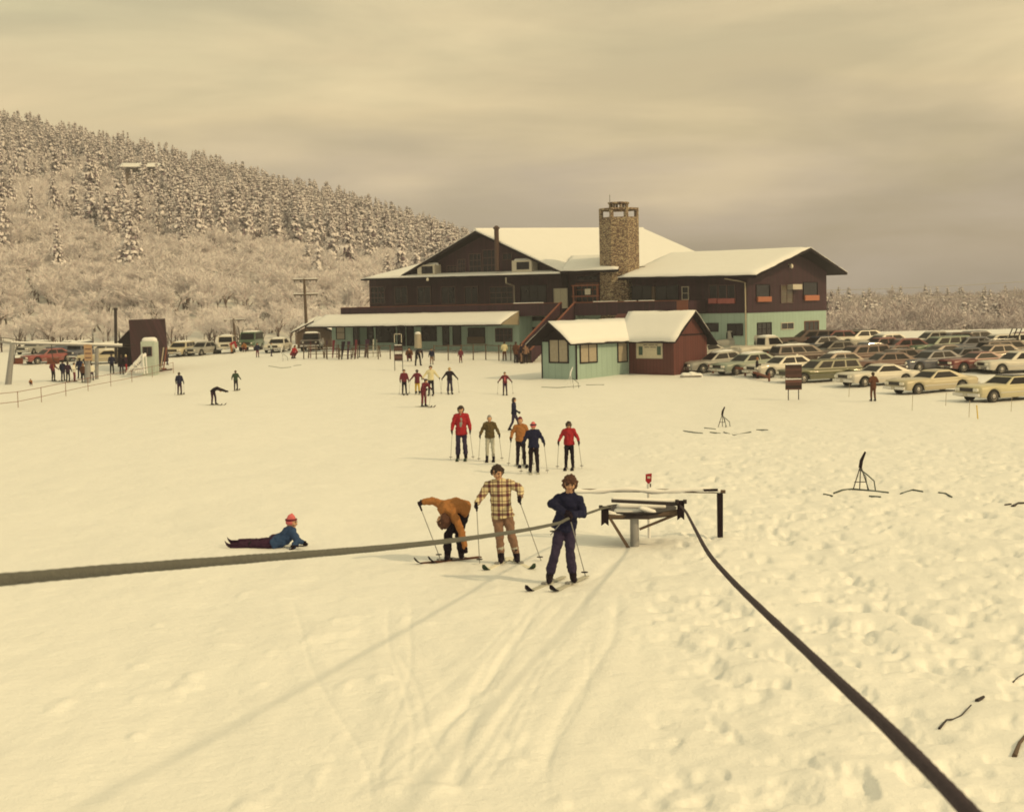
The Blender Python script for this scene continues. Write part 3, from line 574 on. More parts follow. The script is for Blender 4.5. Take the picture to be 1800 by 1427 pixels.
# ------------------------------------------------------------------ trees
FROST = mk('frosted_twigs', (.82, .78, .79), .8, var=.10, scale=.7); NEEDLE = mk('dark_needles', (.19, .135, .17), .8, var=.3); BARK = mk('bark', (.13, .09, .085), .9, var=.3)
TWIG = mk('bare_twigs', (.68, .57, .60), .85, var=.25); TWIG2 = mk('grey_twigs', (.36, .29, .32), .85, var=.25); FROST2 = mk('thin_frost', (.70, .64, .66), .85, var=.15)
FROSTC = mk('snowy_boughs', (.80, .75, .77), .8, var=.10, scale=2)
def conifer(seed):
    r = random.Random(seed); m = MB(); tr = MB(); tr.tube([(0, 0, -.05), (0, 0, .5), (0, 0, .97)], [.018, .012, .003], 5)
    N = 24; fr0 = r.uniform(.56, .72)
    for l in range(N):
        h = .06+.92*l/N+r.uniform(-.015, .015); R = ((1-h)**.85)*.20*r.uniform(.72, 1.2)+.012
        for k in range(r.randint(7, 10)):
            a = r.uniform(0, 6.283); dv = Vector((math.cos(a), math.sin(a), -.35+r.uniform(-.15, .2))); side = Vector((-math.sin(a), math.cos(a), 0)); Rk = R*r.uniform(.55, 1.2)
            for c in range(5):
                q = Vector((0, 0, h))+dv*Rk*(.2+.2*c)+side*R*r.uniform(-.15, .15); s = (.034*(1.15-h)+.006)*r.uniform(.7, 1.3)*(1.1-.1*c)
                fr = r.random() < fr0+.04*c; w1 = (side*s+Vector((0, 0, r.uniform(-.7, .7)*s))); w2 = dv*s*.6+Vector((0, 0, r.uniform(-1.2, .5)*s)); o = Vector((0, 0, .004 if fr else -.004))
                m.add([q-w1+o, q-w2+o, q+w1*r.uniform(.5, 1)+o, q+w2-Vector((0, 0, s*.5))+o], [(0, 1, 2, 3)], 0 if fr else 1)
    return tr.mesh('conifer_trunk', BARK), m.mesh('conifer_crown', [FROSTC, NEEDLE])
def bare(seed, frost=.66):
    r = random.Random(seed); m = MB(); tr = MB()
    def strip(mb, p, q, w0, w1, mi):
        d = (q-p).normalized(); a = d.cross(Vector((r.uniform(-1, 1), r.uniform(-1, 1), r.uniform(-.3, .3)))).normalized()
        mb.add([p-a*w0, p+a*w0, q+a*w1, q-a*w1], [(0, 1, 2, 3)], mi)
    def grow(p, d, ln, wd, lv):
        q = p+d*ln; 
        if lv <= 1: tr.tube([p, q], [wd, wd*.7], 5, cap=False)
        else: strip(m, p, q, wd*.95, wd*.7, 0 if r.random() < frost+(.14 if lv > 3 else -.1) else 1)
        if lv >= 5: return
        n = [4, 4, 5, 6, 3][lv]
        for i in range(n):
            b = p.lerp(q, 1 if i == 0 else r.uniform(.35, 1)); sp = .45 if lv else .55
            nd_ = (d+Vector((r.uniform(-1, 1), r.uniform(-1, 1), r.uniform(-.35, .6)))*sp*1.5).normalized()
            grow(b, nd_, ln*r.uniform(.54, .76), max(wd*.58, .0024), lv+1)
    grow(Vector((0, 0, -.03)), Vector((r.uniform(-.06, .06), 0, 1)).normalized(), .34, .014, 0)
    return tr.mesh('bare_trunk', BARK), m.mesh('bare_crown', [FROST, TWIG])
CON = [conifer(s) for s in range(5)]; BAR = [bare(20+s) for s in range(5)]
BAR2 = []
for s in range(3):
    a_, b_ = bare(40+s, .45); b_.materials[0] = FROST2; b_.materials[1] = TWIG2; BAR2.append((a_, b_))
def joined(name, pair):
    bm = bmesh.new(); out = bpy.data.meshes.new(name); mats = []
    for me in pair:
        k = len(bm.faces); off = len(mats); bm.from_mesh(me); bm.faces.ensure_lookup_table()
        for f in bm.faces[k:]: f.material_index += off
        mats += list(me.materials)
    bm.to_mesh(out); bm.free()
    for q in mats: out.materials.append(q)
    return out
def stuff_forest(name, label, cat, pairs, pts):
    col = bpy.data.collections.new(name+'_kinds')
    for i, p in enumerate(pairs): col.objects.link(bpy.data.objects.new(name+'_kind', joined(name+'_kind', p)))
    me = bpy.data.meshes.new(name); me.from_pydata([p[:3] for p in pts], [], [])
    a = me.attributes.new('sc', 'FLOAT_VECTOR', 'POINT'); a.data.foreach_set('vector', [v for p in pts for v in (p[3]*p[5], p[3]*p[5], p[3])])
    a = me.attributes.new('rz', 'FLOAT', 'POINT'); a.data.foreach_set('value', [p[4] for p in pts])
    o = bpy.data.objects.new(name, me); link(o); tag(o, label, cat, kind='stuff')
    g = bpy.data.node_groups.new(name, 'GeometryNodeTree'); g.interface.new_socket('Geometry', in_out='INPUT', socket_type='NodeSocketGeometry'); g.interface.new_socket('Geometry', in_out='OUTPUT', socket_type='NodeSocketGeometry')
    n = g.nodes; gi = n.new('NodeGroupInput'); go = n.new('NodeGroupOutput'); ip = n.new('GeometryNodeInstanceOnPoints'); ci = n.new('GeometryNodeCollectionInfo')
    ci.inputs['Collection'].default_value = col; ci.inputs['Separate Children'].default_value = True; ci.inputs['Reset Children'].default_value = True
    ip.inputs['Pick Instance'].default_value = True
    na = n.new('GeometryNodeInputNamedAttribute'); na.data_type = 'FLOAT_VECTOR'; na.inputs['Name'].default_value = 'sc'
    nb = n.new('GeometryNodeInputNamedAttribute'); nb.data_type = 'FLOAT'; nb.inputs['Name'].default_value = 'rz'; cx = n.new('ShaderNodeCombineXYZ')
    g.links.new(nb.outputs['Attribute'], cx.inputs[2]); g.links.new(gi.outputs[0], ip.inputs['Points']); g.links.new(ci.outputs[0], ip.inputs['Instance'])
    g.links.new(cx.outputs[0], ip.inputs['Rotation']); g.links.new(na.outputs['Attribute'], ip.inputs['Scale']); g.links.new(ip.outputs[0], go.inputs[0])
    o.modifiers.new('scatter', 'NODES').node_group = g
def forest():
    r = random.Random(3); cons = []; bars = []; rights = []
    # left hillside
    n = 0
    while n < 6500:
        d = 170+390*r.random()**.95; u = r.uniform(-.43, .13)
        if r.random() > .35+d/700: continue
        n += 1; x = u*d; z = float(base_h(x, d))
        t = (d-185)/335; patch = float(fbm(np.array([x*.022+4]), np.array([d*.022+9]), 3)[0])
        if u > -.09 and d < 200: continue
        if d < 178 and u > -.14: continue
        # house clearing
        if abs(x+104) < 10 and 360 < d < 398: continue
        lo = float(np.interp(u, [-.36, -.28, -.16, -.05], [.34, .22, .05, -.05])); pc = .05+.70*sstep(lo, lo+.4, t+(patch-.47)*1.7)
        if t < .08: pc = .0
        if r.random() < pc: cons.append((x, d, z-.2, r.uniform(8, 14.5), r.uniform(0, 6.28), r.uniform(.85, 1.35)))
        else: bars.append((x, d, z-.2, r.uniform(5, 10)*(.75 if d < 195 else 1), r.uniform(0, 6.28), r.uniform(1, 1.5)))
    # right valley
    n = 0
    while n < 2600:
        d = 205+340*r.random(); u = r.uniform(.12, .43); x = u*d; n += 1
        if abs(x-139) < 6 and d < 425 and d > 395: continue
        z = float(base_h(x, d)); hgt = r.uniform(9, 14.5)
        if r.random() < .12: cons.append((x, d, z-.2, hgt*1.0, r.uniform(0, 6.28), 1.1))
        else: rights.append((x, d, z-.2, hgt, r.uniform(0, 6.28), r.uniform(1, 1.4)))
    for name, L_, pairs, lab, lab2 in (('conifer_tree', cons, CON, 'snow-laden evergreen among the nearer trees of the hillside woods', 'mass of snow-laden evergreens covering the upper hillside beyond'),
                                       ('frosted_tree', bars, BAR, 'frost-white leafless tree among the nearer trees below the hillside', 'mass of frost-white leafless woods low on the left hillside'),
        ('leafless_tree', rights, BAR2, 'grey leafless tree among the nearer trees beyond the car park', 'mass of grey leafless woods in the valley beyond the car park')):
        L_.sort(key=lambda p: p[3]/p[1]*-1)
        cut = 300 if name[0] != 'l' else 200
        for i, p in enumerate(L_[:cut]):
            t = bpy.data.objects.new(name, None); link(t); t.location = p[:3]; t.rotation_euler = (0, 0, p[4]); t.scale = (p[3]*p[5], p[3]*p[5], p[3])
            t['label'] = lab; t['category'] = 'tree'; t['group'] = lab.split(' among')[0]+' trees'
            k = pairs[i % len(pairs)]
            for nm, me in (('trunk', k[0]), ('crown', k[1])): c = bpy.data.objects.new(nm, me); link(c); c.parent = t
        stuff_forest({'c': 'conifer_woods', 'f': 'bare_woods', 'l': 'valley_woods'}[name[0]], lab2, 'woods', pairs, L_[cut:])
forest()
# ------------------------------------------------------------------ cars
TYRE = mk('tyre_rubber', (.018, .018, .019), .85); HUB = mk('hubcap', (.42, .40, .38), .35, .7); LAMP = mk('headlight_glass', (.75, .72, .66), .15); TAIL = mk('tail_light', (.3, .02, .02), .25)
CARGLASS = mk('car_glass', (.012, .011, .014), .35, spec=.07, var=.3); GRILL = mk('grille', (.03, .025, .025), .4, .4)
CK = {  # L, W, H, belt, hood, cabin base x0(rear) x1(front), roof x0 x1, side panes
 'sedan': (5.4, 1.96, 1.40, .88, .90, -1.95, 1.05, -1.15, .30, 2), 'coupe': (5.3, 1.96, 1.33, .86, .92, -2.0, .85, -.85, .10, 1),
 'wagon': (5.5, 1.98, 1.46, .90, .92, -2.62, 1.05, -2.35, .32, 3), 'compact': (4.3, 1.65, 1.40, .85, .85, -1.75, .8, -1.1, .15, 2),
 'truck': (5.0, 1.95, 1.80, 1.10, 1.12, -.35, 1.25, -.25, .75, 1), 'van': (4.5, 1.85, 2.05, 1.15, 1.1, -2.2, 1.75, -2.15, 1.3, 3), 'jeep': (4.1, 1.75, 1.85, 1.1, 1.12, -2.0, .75, -1.95, .55, 2)}
_cm = {}
def car_meshes(k):
    if k in _cm: return _cm[k]
    L_, W, H, bz, hz, c0, c1, r0, r1, ns = CK[k]; out = []; hw = W/2; wr = .34 if H < 1.6 else .38; wf, wb = L_*.315, -L_*.27
    tall = H > 1.6; low = .24 if not tall else .42
    xs = sorted(set([round(-L_/2+L_*i/44, 4) for i in range(45)])); m = MB(); rings = []
    for x in xs:
        e = min(1, (L_/2-abs(x))/.35+.72); e2 = min(1, (L_/2-abs(x))/.9+.9)
        bot = low+.10*(1-min(1, (L_/2-abs(x))/.7))
        for wx in (wf, wb):
            q = (wr+.07)**2-(x-wx)**2
            if q > 0: bot = max(bot, wr+math.sqrt(q)*.92)
        top = hz if x > c1-.2 else (bz+.03 if x < c0 else bz)
        if k in ('van',): top = bz
        top = top-.05*max(0, (abs(x)-L_/2+.5)/.5) - (.03 if abs(x) > L_/2-.12 else 0)
        top = max(top, bot+.12); w_ = hw*e2*e
        rings.append([(x, -w_*.94, bot), (x, -w_, bot+(top-bot)*.25), (x, -w_, bot+(top-bot)*.62), (x, -w_*.96, top-.06), (x, -w_*.80, top), (x, 0, top+.035),
                      (x, w_*.80, top), (x, w_*.96, top-.06), (x, w_, bot+(top-bot)*.62), (x, w_, bot+(top-bot)*.25), (x, w_*.94, bot)])
    vs = [p for r in rings for p in r]; n = 11; fs = []
    for i in range(len(rings)-1):
        for j in range(n-1): fs.append((i*n+j, i*n+j+1, (i+1)*n+j+1, (i+1)*n+j))
    m.add(vs, fs, 0, True); m.add(vs, [(i*n, (i+1)*n, (i+1)*n+n-1, i*n+n-1) for i in range(len(rings)-1)], 1)
    m.add(rings[0], [tuple(range(n))]); m.add(rings[-1], [tuple(range(n))])
    # cabin shell
    bw, tw = hw*.90, hw*.70 if not tall else hw*.84; z0 = bz-.03; zt = H
    B = [(c0, -bw), (c1, -bw), (c1, bw), (c0, bw)]; Tp = [(r0, -tw), (r1, -tw), (r1, tw), (r0, tw)]
    v = [(x, y, z0) for x, y in B]+[(x, y, zt-.05) for x, y in Tp]+[(x+(.08 if x < (r0+r1)/2 else -.08), y*.86, zt) for x, y in Tp]
    m.add(v, [(0, 1, 5, 4), (1, 2, 6, 5), (2, 3, 7, 6), (3, 0, 4, 7), (4, 5, 9, 8), (5, 6, 10, 9), (6, 7, 11, 10), (7, 4, 8, 11), (8, 9, 10, 11)])
    if k == 'truck': m.box(-L_/2+.05, c0-.05, -hw*.95, -hw*.85, bz-.1, bz+.05); m.box(-L_/2+.05, c0-.05, hw*.85, hw*.95, bz-.1, bz+.05)
    out.append(('body', m.mesh('car_body', [TYRE, TYRE])))
    # glass panes standing a hair proud of the shell
    V = [Vector(q) for q in v]
    def pane(a, b, c, d, f0, f1, g0=.16, g1=.88):
        a, b, c, d = V[a], V[b], V[c], V[d]; nn = (b-a).cross(d-a).normalized()
        ctr = (a+b+c+d)/4; nn = nn if nn.dot(ctr-Vector(((c0+c1)/2, 0, bz))) > 0 else -nn
        P = lambda s, t: (a.lerp(b, s)).lerp(d.lerp(c, s), t)+nn*.012
        return MB().slab([P(f0, g0), P(f1, g0), P(f1, g1), P(f0, g1)], 0, d=nn*-.01).mesh('car_pane', CARGLASS)
    out.append(('windshield', pane(1, 2, 6, 5, .06, .94))); out.append(('rear_window', pane(3, 0, 4, 7, .08, .92)))
    for i in range(ns):
        f0, f1 = .05+.9*i/ns, .05+.9*(i+1)/ns-.04
        if ns == 1: f0, f1 = .22, .93
        if ns == 2 and k != 'jeep': f0, f1 = ((.14, .48), (.52, .92))[i]
        out.append(('side_window', pane(0, 1, 5, 4, f0, f1))); out.append(('side_window', pane(3, 2, 6, 7, f0, f1)))
    # trim
    x = L_/2; yy = hw*.86
    out.append(('grille', MB().box(x-.1, x+.015, -yy+.36, yy-.36, hz-.33, hz-.13).mesh('g', GRILL)))
    out.append(('front_bumper', MB().box(x-.05, x+.10, -hw*.95, hw*.95, .36 if not tall else .48, .52 if not tall else .64).mesh('b', CHROME)))
    out.append(('rear_bumper', MB().box(-x-.10, -x+.05, -hw*.95, hw*.95, .36 if not tall else .48, .52 if not tall else .64).mesh('b', CHROME)))
    hp = (-yy+.08, -yy+.27, yy-.27, yy-.08) if not tall and k != 'compact' else (-yy+.2, yy-.2)
    for y in hp: out.append(('headlight', MB().lathe([(.085, -.06), (.085, .03), (.05, .045)], (x, y, hz-.23), 'x', 12).mesh('h', LAMP)))
    for y in (-yy+.18, yy-.18): out.append(('tail_light', MB().box(-x-.03, -x+.05, y-.16, y+.16, .58, .72).mesh('t', TAIL)))
    if not tall:
        for s in (-1, 1): out.append(('side_trim', MB().box(wb+.42, wf-.42, s*(hw+.003)-.012, s*(hw+.003)+.012, .50, .535).mesh('st', CHROME)))
    out.append(('licence_plate', MB().box(x+.10, x+.115, -.16, .16, .37 if not tall else .49, .51 if not tall else .63).mesh('lp', TRIM)))
    for wx in (wf, wb):
        for s in (-1, 1):
            ty = MB().lathe([(wr*.62, -.11), (wr*.92, -.11), (wr, -.07), (wr, .07), (wr*.92, .11), (wr*.62, .11)], (wx, s*(hw-.14), wr), 'y', 20).mesh('ty', TYRE)
            rm = MB().lathe([(wr*.62, .0), (wr*.60, .115), (wr*.45, .10), (wr*.2, .125)] if s > 0 else [(wr*.2, -.125), (wr*.45, -.10), (wr*.60, -.115), (wr*.62, 0)], (wx, s*(hw-.14), wr), 'y', 16).mesh('rm', HUB)
            out.append(('wheel', ty, rm))
    # snow lying on the roof
    m = MB(); cx = (r0+r1)/2; lx = (r1-r0)/2+.02
    for i in range(5): m.tcap((cx-lx+.3+(2*lx-.6)*i/4, -tw*.62, H+.0), .11+.02*(i % 2), (cx-lx+.3+(2*lx-.6)*i/4, tw*.62, H), .12, 2.0, side=(0, 0, 1))
    m = MB(); g = 8; P = []
    for i in range(g+1):
        for j in range(g+1):
            a, b = i/g*2-1, j/g*2-1; e = max(abs(a), abs(b)); P.append((cx+a*lx*.99, b*tw*.9, H-.035+(.13*(1-e**5)+.02*math.sin(i*2.1+j*1.3))*(1 if e < 1 else 0)))
    m.add(P, [(i*(g+1)+j, i*(g+1)+j+1, (i+1)*(g+1)+j+1, (i+1)*(g+1)+j) for i in range(g) for j in range(g)], 0, True)
    out.append(('snow_cover', m.mesh('cs', ROOFSNOW)))
    _cm[k] = out; return out
PAINT = {'white': (.58, .55, .50), 'cream': (.46, .40, .29), 'paleyellow': (.50, .45, .30), 'brown': (.11, .045, .038), 'darkbrown': (.07, .035, .03), 'olive': (.085, .09, .042), 'maroon': (.16, .02, .025), 'red': (.22, .02, .025),
         'greyblue': (.065, .075, .11), 'darkblue': (.03, .04, .07), 'grey': (.26, .26, .25), 'green': (.06, .12, .08), 'black': (.02, .02, .022), 'tan': (.17, .10, .075), 'palegreen': (.22, .27, .23), 'orange': (.45, .12, .03)}
for k in PAINT:
    m = mk('paint_'+k, PAINT[k], .34, .0, var=.06, scale=1.5, coat=.4); t_ = m.node_tree; n_ = t_.nodes; b_ = n_['Principled BSDF']   # road salt creeping up from the sills
    c_ = n_.new('ShaderNodeTexCoord'); s_ = n_.new('ShaderNodeSeparateXYZ'); t_.links.new(c_.outputs['Object'], s_.inputs[0]); z_ = n_.new('ShaderNodeTexNoise'); z_.inputs['Scale'].default_value = 3.5; z_.inputs['Detail'].default_value = 7; t_.links.new(c_.outputs['Object'], z_.inputs['Vector'])
    a_ = n_.new('ShaderNodeMath'); a_.operation = 'MULTIPLY_ADD'; a_.inputs[1].default_value = .9; t_.links.new(z_.outputs['Fac'], a_.inputs[0]); u_ = n_.new('ShaderNodeMath'); u_.operation = 'SUBTRACT'; u_.inputs[0].default_value = .45; t_.links.new(s_.outputs[2], u_.inputs[1]); t_.links.new(u_.outputs[0], a_.inputs[2])
    r_ = n_.new('ShaderNodeMapRange'); r_.inputs['From Min'].default_value = .15; r_.inputs['From Max'].default_value = .75; r_.inputs['To Max'].default_value = .28; t_.links.new(a_.outputs[0], r_.inputs['Value'])
    x_ = n_.new('ShaderNodeMixRGB'); t_.links.new(b_.inputs['Base Color'].links[0].from_socket, x_.inputs['Color1']); x_.inputs['Color2'].default_value = (.34, .30, .27, 1); t_.links.new(r_.outputs[0], x_.inputs['Fac']); t_.links.new(x_.outputs[0], b_.inputs['Base Color'])
    q_ = n_.new('ShaderNodeMath'); q_.operation = 'MULTIPLY_ADD'; q_.inputs[1].default_value = .5; q_.inputs[2].default_value = .33; t_.links.new(r_.outputs[0], q_.inputs[0]); t_.links.new(q_.outputs[0], b_.inputs['Roughness'])
def car(px, row, kind, colour, heading, label, snow=False, top=None, group='cars parked beside the lodge', rack=False, sc=1.0):
    g = ground_at(px, row); t = thing('parked_car' if kind not in ('van', 'truck', 'jeep') else {'van': 'parked_van', 'truck': 'pickup_truck', 'jeep': 'parked_jeep'}[kind], label, 'car' if kind not in ('van', 'truck') else kind, g+Vector((0, 0, -.03)), math.radians(heading), group)
    heading += ((px*7+row*3) % 13)-6; t.scale = (sc,)*3
    L_ = CK[kind][0]; c, s = math.cos(math.radians(heading)), math.sin(math.radians(heading)); hf, hb = gz(g.x+c*1.6, g.y+s*1.6), gz(g.x-c*1.6, g.y-s*1.6)
    t.rotation_euler = Euler((0, -math.atan2(hf-hb, 3.2), math.radians(heading)), 'XYZ')
    t.location.z = (hf+hb)/2-.03
    for e in car_meshes(kind):
        if e[0] == 'snow_cover' and not snow: continue
        o = bpy.data.objects.new(e[0], e[1]); link(o); o.parent = t
        if e[0] == 'body': o.material_slots[0].link = 'OBJECT'; o.material_slots[0].material = MATS['paint_'+colour]
        if e[0] == 'wheel': r = bpy.data.objects.new('rim', e[2]); link(r); r.parent = o
    if top:
        H, tw, r0, r1 = CK[kind][2], CK[kind][1]/2*.70, CK[kind][7], CK[kind][8]
        part('vinyl_roof', MB().box(r0+.02, r1-.02, -tw*.97, tw*.97, H-.045, H+.012), MATS['paint_'+top], t)
    if rack:
        H, r0 = CK[kind][2], CK[kind][7]; m = MB()
        for y in (-.5, .5): m.tube([(r0+.3, y, H+.1), (0, y, H+.1)], .02, 5)
        for x in (r0+.4, -.3): m.tube([(x, -.6, H+.12), (x, .6, H+.12)], .02, 5); m.tube([(x, -.55, H), (x, -.55, H+.12)], .02, 4); m.tube([(x, .55, H), (x, .55, H+.12)], .02, 4)
        part('roof_rack', m, CHROME, t)
        if rack == 2:
            for j in range(3):
                s = thing('ski', 'dark ski %s strapped upright on the dark brown wagon with rack' % ['closest', 'in the middle', 'farthest'][j], 'ski', t.location+Vector((-.4+j*.35, 0, 1.5)), group='skis on car roof')
                part('blade', MB().slab([(0, 0, 0), (.09, 0, 0), (.42, 0, .8), (.33, 0, .8)], 0, d=(0, .03, 0)), STEEL, s)
    return t
CARS = [
 (1768, 703, 'coupe', 'paleyellow', 207, 'pale yellow car with dark vinyl top at the right edge, nearest row', 0, 'black'),
 (1638, 690, 'coupe', 'cream', 205, 'cream two-door with four headlights, second from right in nearest row', 0, None),
 (1543, 678, 'coupe', 'white', 205, 'white long-hooded coupe parked right behind the standing brown-clad man', 0, None),
 (1442, 671, 'wagon', 'olive', 200, 'olive green wagon just right of the double signboard', 0, None),
 (1378, 662, 'sedan', 'white', 200, 'white sedan whose front sticks out left of the double signboard', 0, None),
 (1316, 655, 'sedan', 'palegreen', 203, 'pale green sedan under thick roof snow near the dark-dressed pedestrian', 1, None),
 (1264, 652, 'sedan', 'grey', 203, 'grey sedan half hidden by the brown hut wall, nearest row', 1, None),
 (1416, 640, 'wagon', 'darkbrown', 20, 'dark brown wagon with snow on its roof below the lodge corner', 1, None),
 (1486, 654, 'sedan', 'tan', 22, 'tan sedan between the olive wagon and brown station cars', 1, None),
 (1556, 655, 'sedan', 'brown', 198, 'brown sedan parked behind the white coupe', 0, None),
 (1638, 652, 'sedan', 'greyblue', 200, 'grey-blue sedan parked behind the cream two-door', 0, None),
 (1716, 652, 'coupe', 'maroon', 198, 'maroon fastback coupe in the second row at right', 0, None),
 (1790, 655, 'wagon', 'white', 196, 'white wagon at the right edge of the second row', 0, None, 1),
 (1345, 632, 'truck', 'white', 20, 'white pickup with snow on top beneath the lodge end wall', 1, None),
 (1284, 618, 'truck', 'grey', 15, 'grey pickup parked against the lodge front windows', 0, None),
 (1247, 634, 'sedan', 'grey', 15, 'snowy grey sedan peeking past the hut roof corner', 1, None),
 (1421, 612, 'wagon', 'darkbrown', 188, 'brown station wagon right against the green end wall', 0, None),
 (1468, 611, 'sedan', 'maroon', 190, 'maroon sedan next to the station wagon by the green wall', 0, None),
 (1512, 610, 'sedan', 'white', 190, 'white sedan with black top in the farthest row', 0, 'black'),
 (1568, 618, 'sedan', 'white', 15, 'white sedan with rounded back in the farthest row', 1, None),
 (1604, 626, 'sedan', 'maroon', 12, 'dark red sedan left of the long dark wagon', 0, None),
 (1522, 632, 'coupe', 'darkblue', 200, 'dark blue coupe in the third row behind the tan sedan', 0, None),
 (1466, 631, 'sedan', 'black', 200, 'black sedan in the third row right of the dark wagon', 0, None),
 (1586, 638, 'coupe', 'brown', 14, 'brown coupe in the third row behind the brown sedan', 0, None),
 (1650, 626, 'wagon', 'green', 192, 'long dark green wagon in the third row at right', 0, None),
 (1703, 625, 'sedan', 'greyblue', 192, 'grey-blue sedan just right of the long dark green wagon', 0, None),
 (1753, 620, 'wagon', 'white', 192, 'white wagon at the far end of the lot, right of grey-blue sedan', 0, None),
 (1780, 633, 'wagon', 'darkbrown', 12, 'dark brown wagon with ski rack at the right edge, third row', 0, None, 2),
 (1667, 638, 'coupe', 'darkbrown', 14, 'dark brown coupe between grey-blue sedan and green wagon', 0, None),
 (1745, 639, 'sedan', 'tan', 200, 'tan sedan behind the maroon fastback', 0, None),
 (1505, 643, 'wagon', 'brown', 200, 'long brown wagon between tan sedan and brown sedan', 0, None), (1590, 648, 'sedan', 'darkbrown', 22, 'dark brown sedan squeezed between brown and grey-blue sedans', 0, None),
 (1440, 622, 'sedan', 'darkblue', 196, 'dark blue sedan just below the brown station wagon', 0, None), (1545, 625, 'compact', 'maroon', 200, 'small maroon car beside the white rounded sedan', 0, None),
 (1392, 630, 'coupe', 'black', 20, 'black coupe between white pickup and dark brown wagon', 0, None), (1675, 616, 'sedan', 'darkbrown', 190, 'dark brown sedan in the farthest row right of the dark red one', 0, None),
 (1722, 613, 'sedan', 'darkblue', 12, 'dark blue sedan in the farthest row near the right edge', 0, None), (1635, 613, 'compact', 'grey', 190, 'small grey car in the farthest row behind the green wagon', 0, None),
 (1690, 646, 'compact', 'darkblue', 200, 'small dark blue car just left of the maroon fastback', 0, None), (1795, 615, 'sedan', 'maroon', 190, 'maroon sedan at the right edge of the farthest row', 0, None),
]
for c in CARS: car(*c[:6], snow=bool(c[6]), top=c[7], rack=c[8] if len(c) > 8 else False)
LG = 'vehicles parked behind the left slope'
for c in [
 (318, 626, 'wagon', 'cream', 262, 'cream wagon facing the slope right of the dark shack', 1), (357, 624, 'compact', 'grey', 250, 'small grey rounded car left of the white van', 0),
 (398, 621, 'jeep', 'white', 275, 'white boxy jeep left of the dark van', 1), (442, 616, 'van', 'green', 270, 'dark green van with snow on its roof', 1),
 (489, 618, 'sedan', 'white', 262, 'white snowy car between dark van and utility pole', 1), (549, 616, 'truck', 'darkbrown', 268, 'dark pickup with snowy hood beside the lodge porch', 1),
 (88, 638, 'sedan', 'red', 222, 'red car behind the lift queue', 0), (62, 622, 'wagon', 'grey', 250, 'grey wagon seen behind the left lift tower', 1),
 (118, 622, 'sedan', 'darkblue', 250, 'dark blue sedan above the red car', 1), (137, 634, 'jeep', 'greyblue', 265, 'blue-grey jeep behind the lift queue', 1),
 (180, 628, 'wagon', 'white', 190, 'white snow-covered wagon between lift tower and shack', 1), (186, 640, 'coupe', 'cream', 188, 'cream coupe low behind the second lift tower', 1)]:
    car(*c[:6], snow=bool(c[6]), group=LG)
# ------------------------------------------------------------------ people
SKIN = mk('skin', (.50, .27, .18), .55, var=.06); EYE = mk('eye', (.03, .02, .02), .3); LIP = mk('lips', (.35, .12, .10), .5)
def cloth(n, c, var=.15): return mk('cloth_'+n, c, .85, var=var, scale=9, bump=.25, bscale=22, spec=.15)
CL = {k: cloth(k, c) for k, c in {'red': (.36, .022, .035), 'navy': (.011, .013, .040), 'jeans': (.034, .026, .060), 'black': (.013, .007, .014), 'orange': (.34, .14, .06), 'olive': (.10, .07, .035), 'paleblue': (.38, .42, .42),
    'palegrey': (.42, .42, .38), 'maroon': (.14, .02, .035), 'tan': (.22, .125, .095), 'brown': (.11, .04, .025), 'cream': (.62, .56, .38), 'yellow': (.65, .42, .08), 'white': (.7, .68, .6), 'blue': (.02, .055, .13), 'pink': (.62, .14, .16), 'green': (.03, .06, .04), 'grey': (.25, .25, .25), 'plum': (.04, .014, .035)}.items()}
HAIR = mk('dark_hair', (.035, .016, .012), .6, var=.4, scale=40, bump=.6, bscale=60); HAIRB = mk('auburn_hair', (.085, .028, .018), .6, var=.4, scale=40, bump=.6, bscale=60)
def plaid():
    m = mk('plaid_wool', (.60, .50, .33), .9, var=.08); t = m.node_tree; n = t.nodes; b = n['Principled BSDF']; c = n.new('ShaderNodeTexCoord'); sx = n.new('ShaderNodeSeparateXYZ'); t.links.new(c.outputs['Object'], sx.inputs[0]); fs = []
    for ax, pit, off in ((0, .155, .04), (2, .165, .05)):
        for w_, o2 in ((.30, 0), (.09, .5)):
            a = n.new('ShaderNodeMath'); a.operation = 'MULTIPLY_ADD'; a.inputs[1].default_value = 1/pit; a.inputs[2].default_value = off+o2+5; t.links.new(sx.outputs[ax], a.inputs[0])
            f = n.new('ShaderNodeMath'); f.operation = 'FRACT'; t.links.new(a.outputs[0], f.inputs[0]); l = n.new('ShaderNodeMath'); l.operation = 'LESS_THAN'; l.inputs[1].default_value = w_; t.links.new(f.outputs[0], l.inputs[0]); fs.append(l.outputs[0])
    s = fs[0]
    for q in fs[1:]: a = n.new('ShaderNodeMath'); a.operation = 'ADD'; t.links.new(s, a.inputs[0]); t.links.new(q, a.inputs[1]); s = a.outputs[0]
    k = n.new('ShaderNodeMath'); k.operation = 'MULTIPLY'; k.inputs[1].default_value = .75; k.use_clamp = True; t.links.new(s, k.inputs[0])
    x = n.new('ShaderNodeMixRGB'); src = b.inputs['Base Color'].links[0].from_socket; t.links.new(src, x.inputs['Color1']); x.inputs['Color2'].default_value = (.10, .02, .03, 1); t.links.new(k.outputs[0], x.inputs['Fac']); t.links.new(x.outputs[0], b.inputs['Base Color'])
    return m
CL['plaid'] = plaid()
REM = []
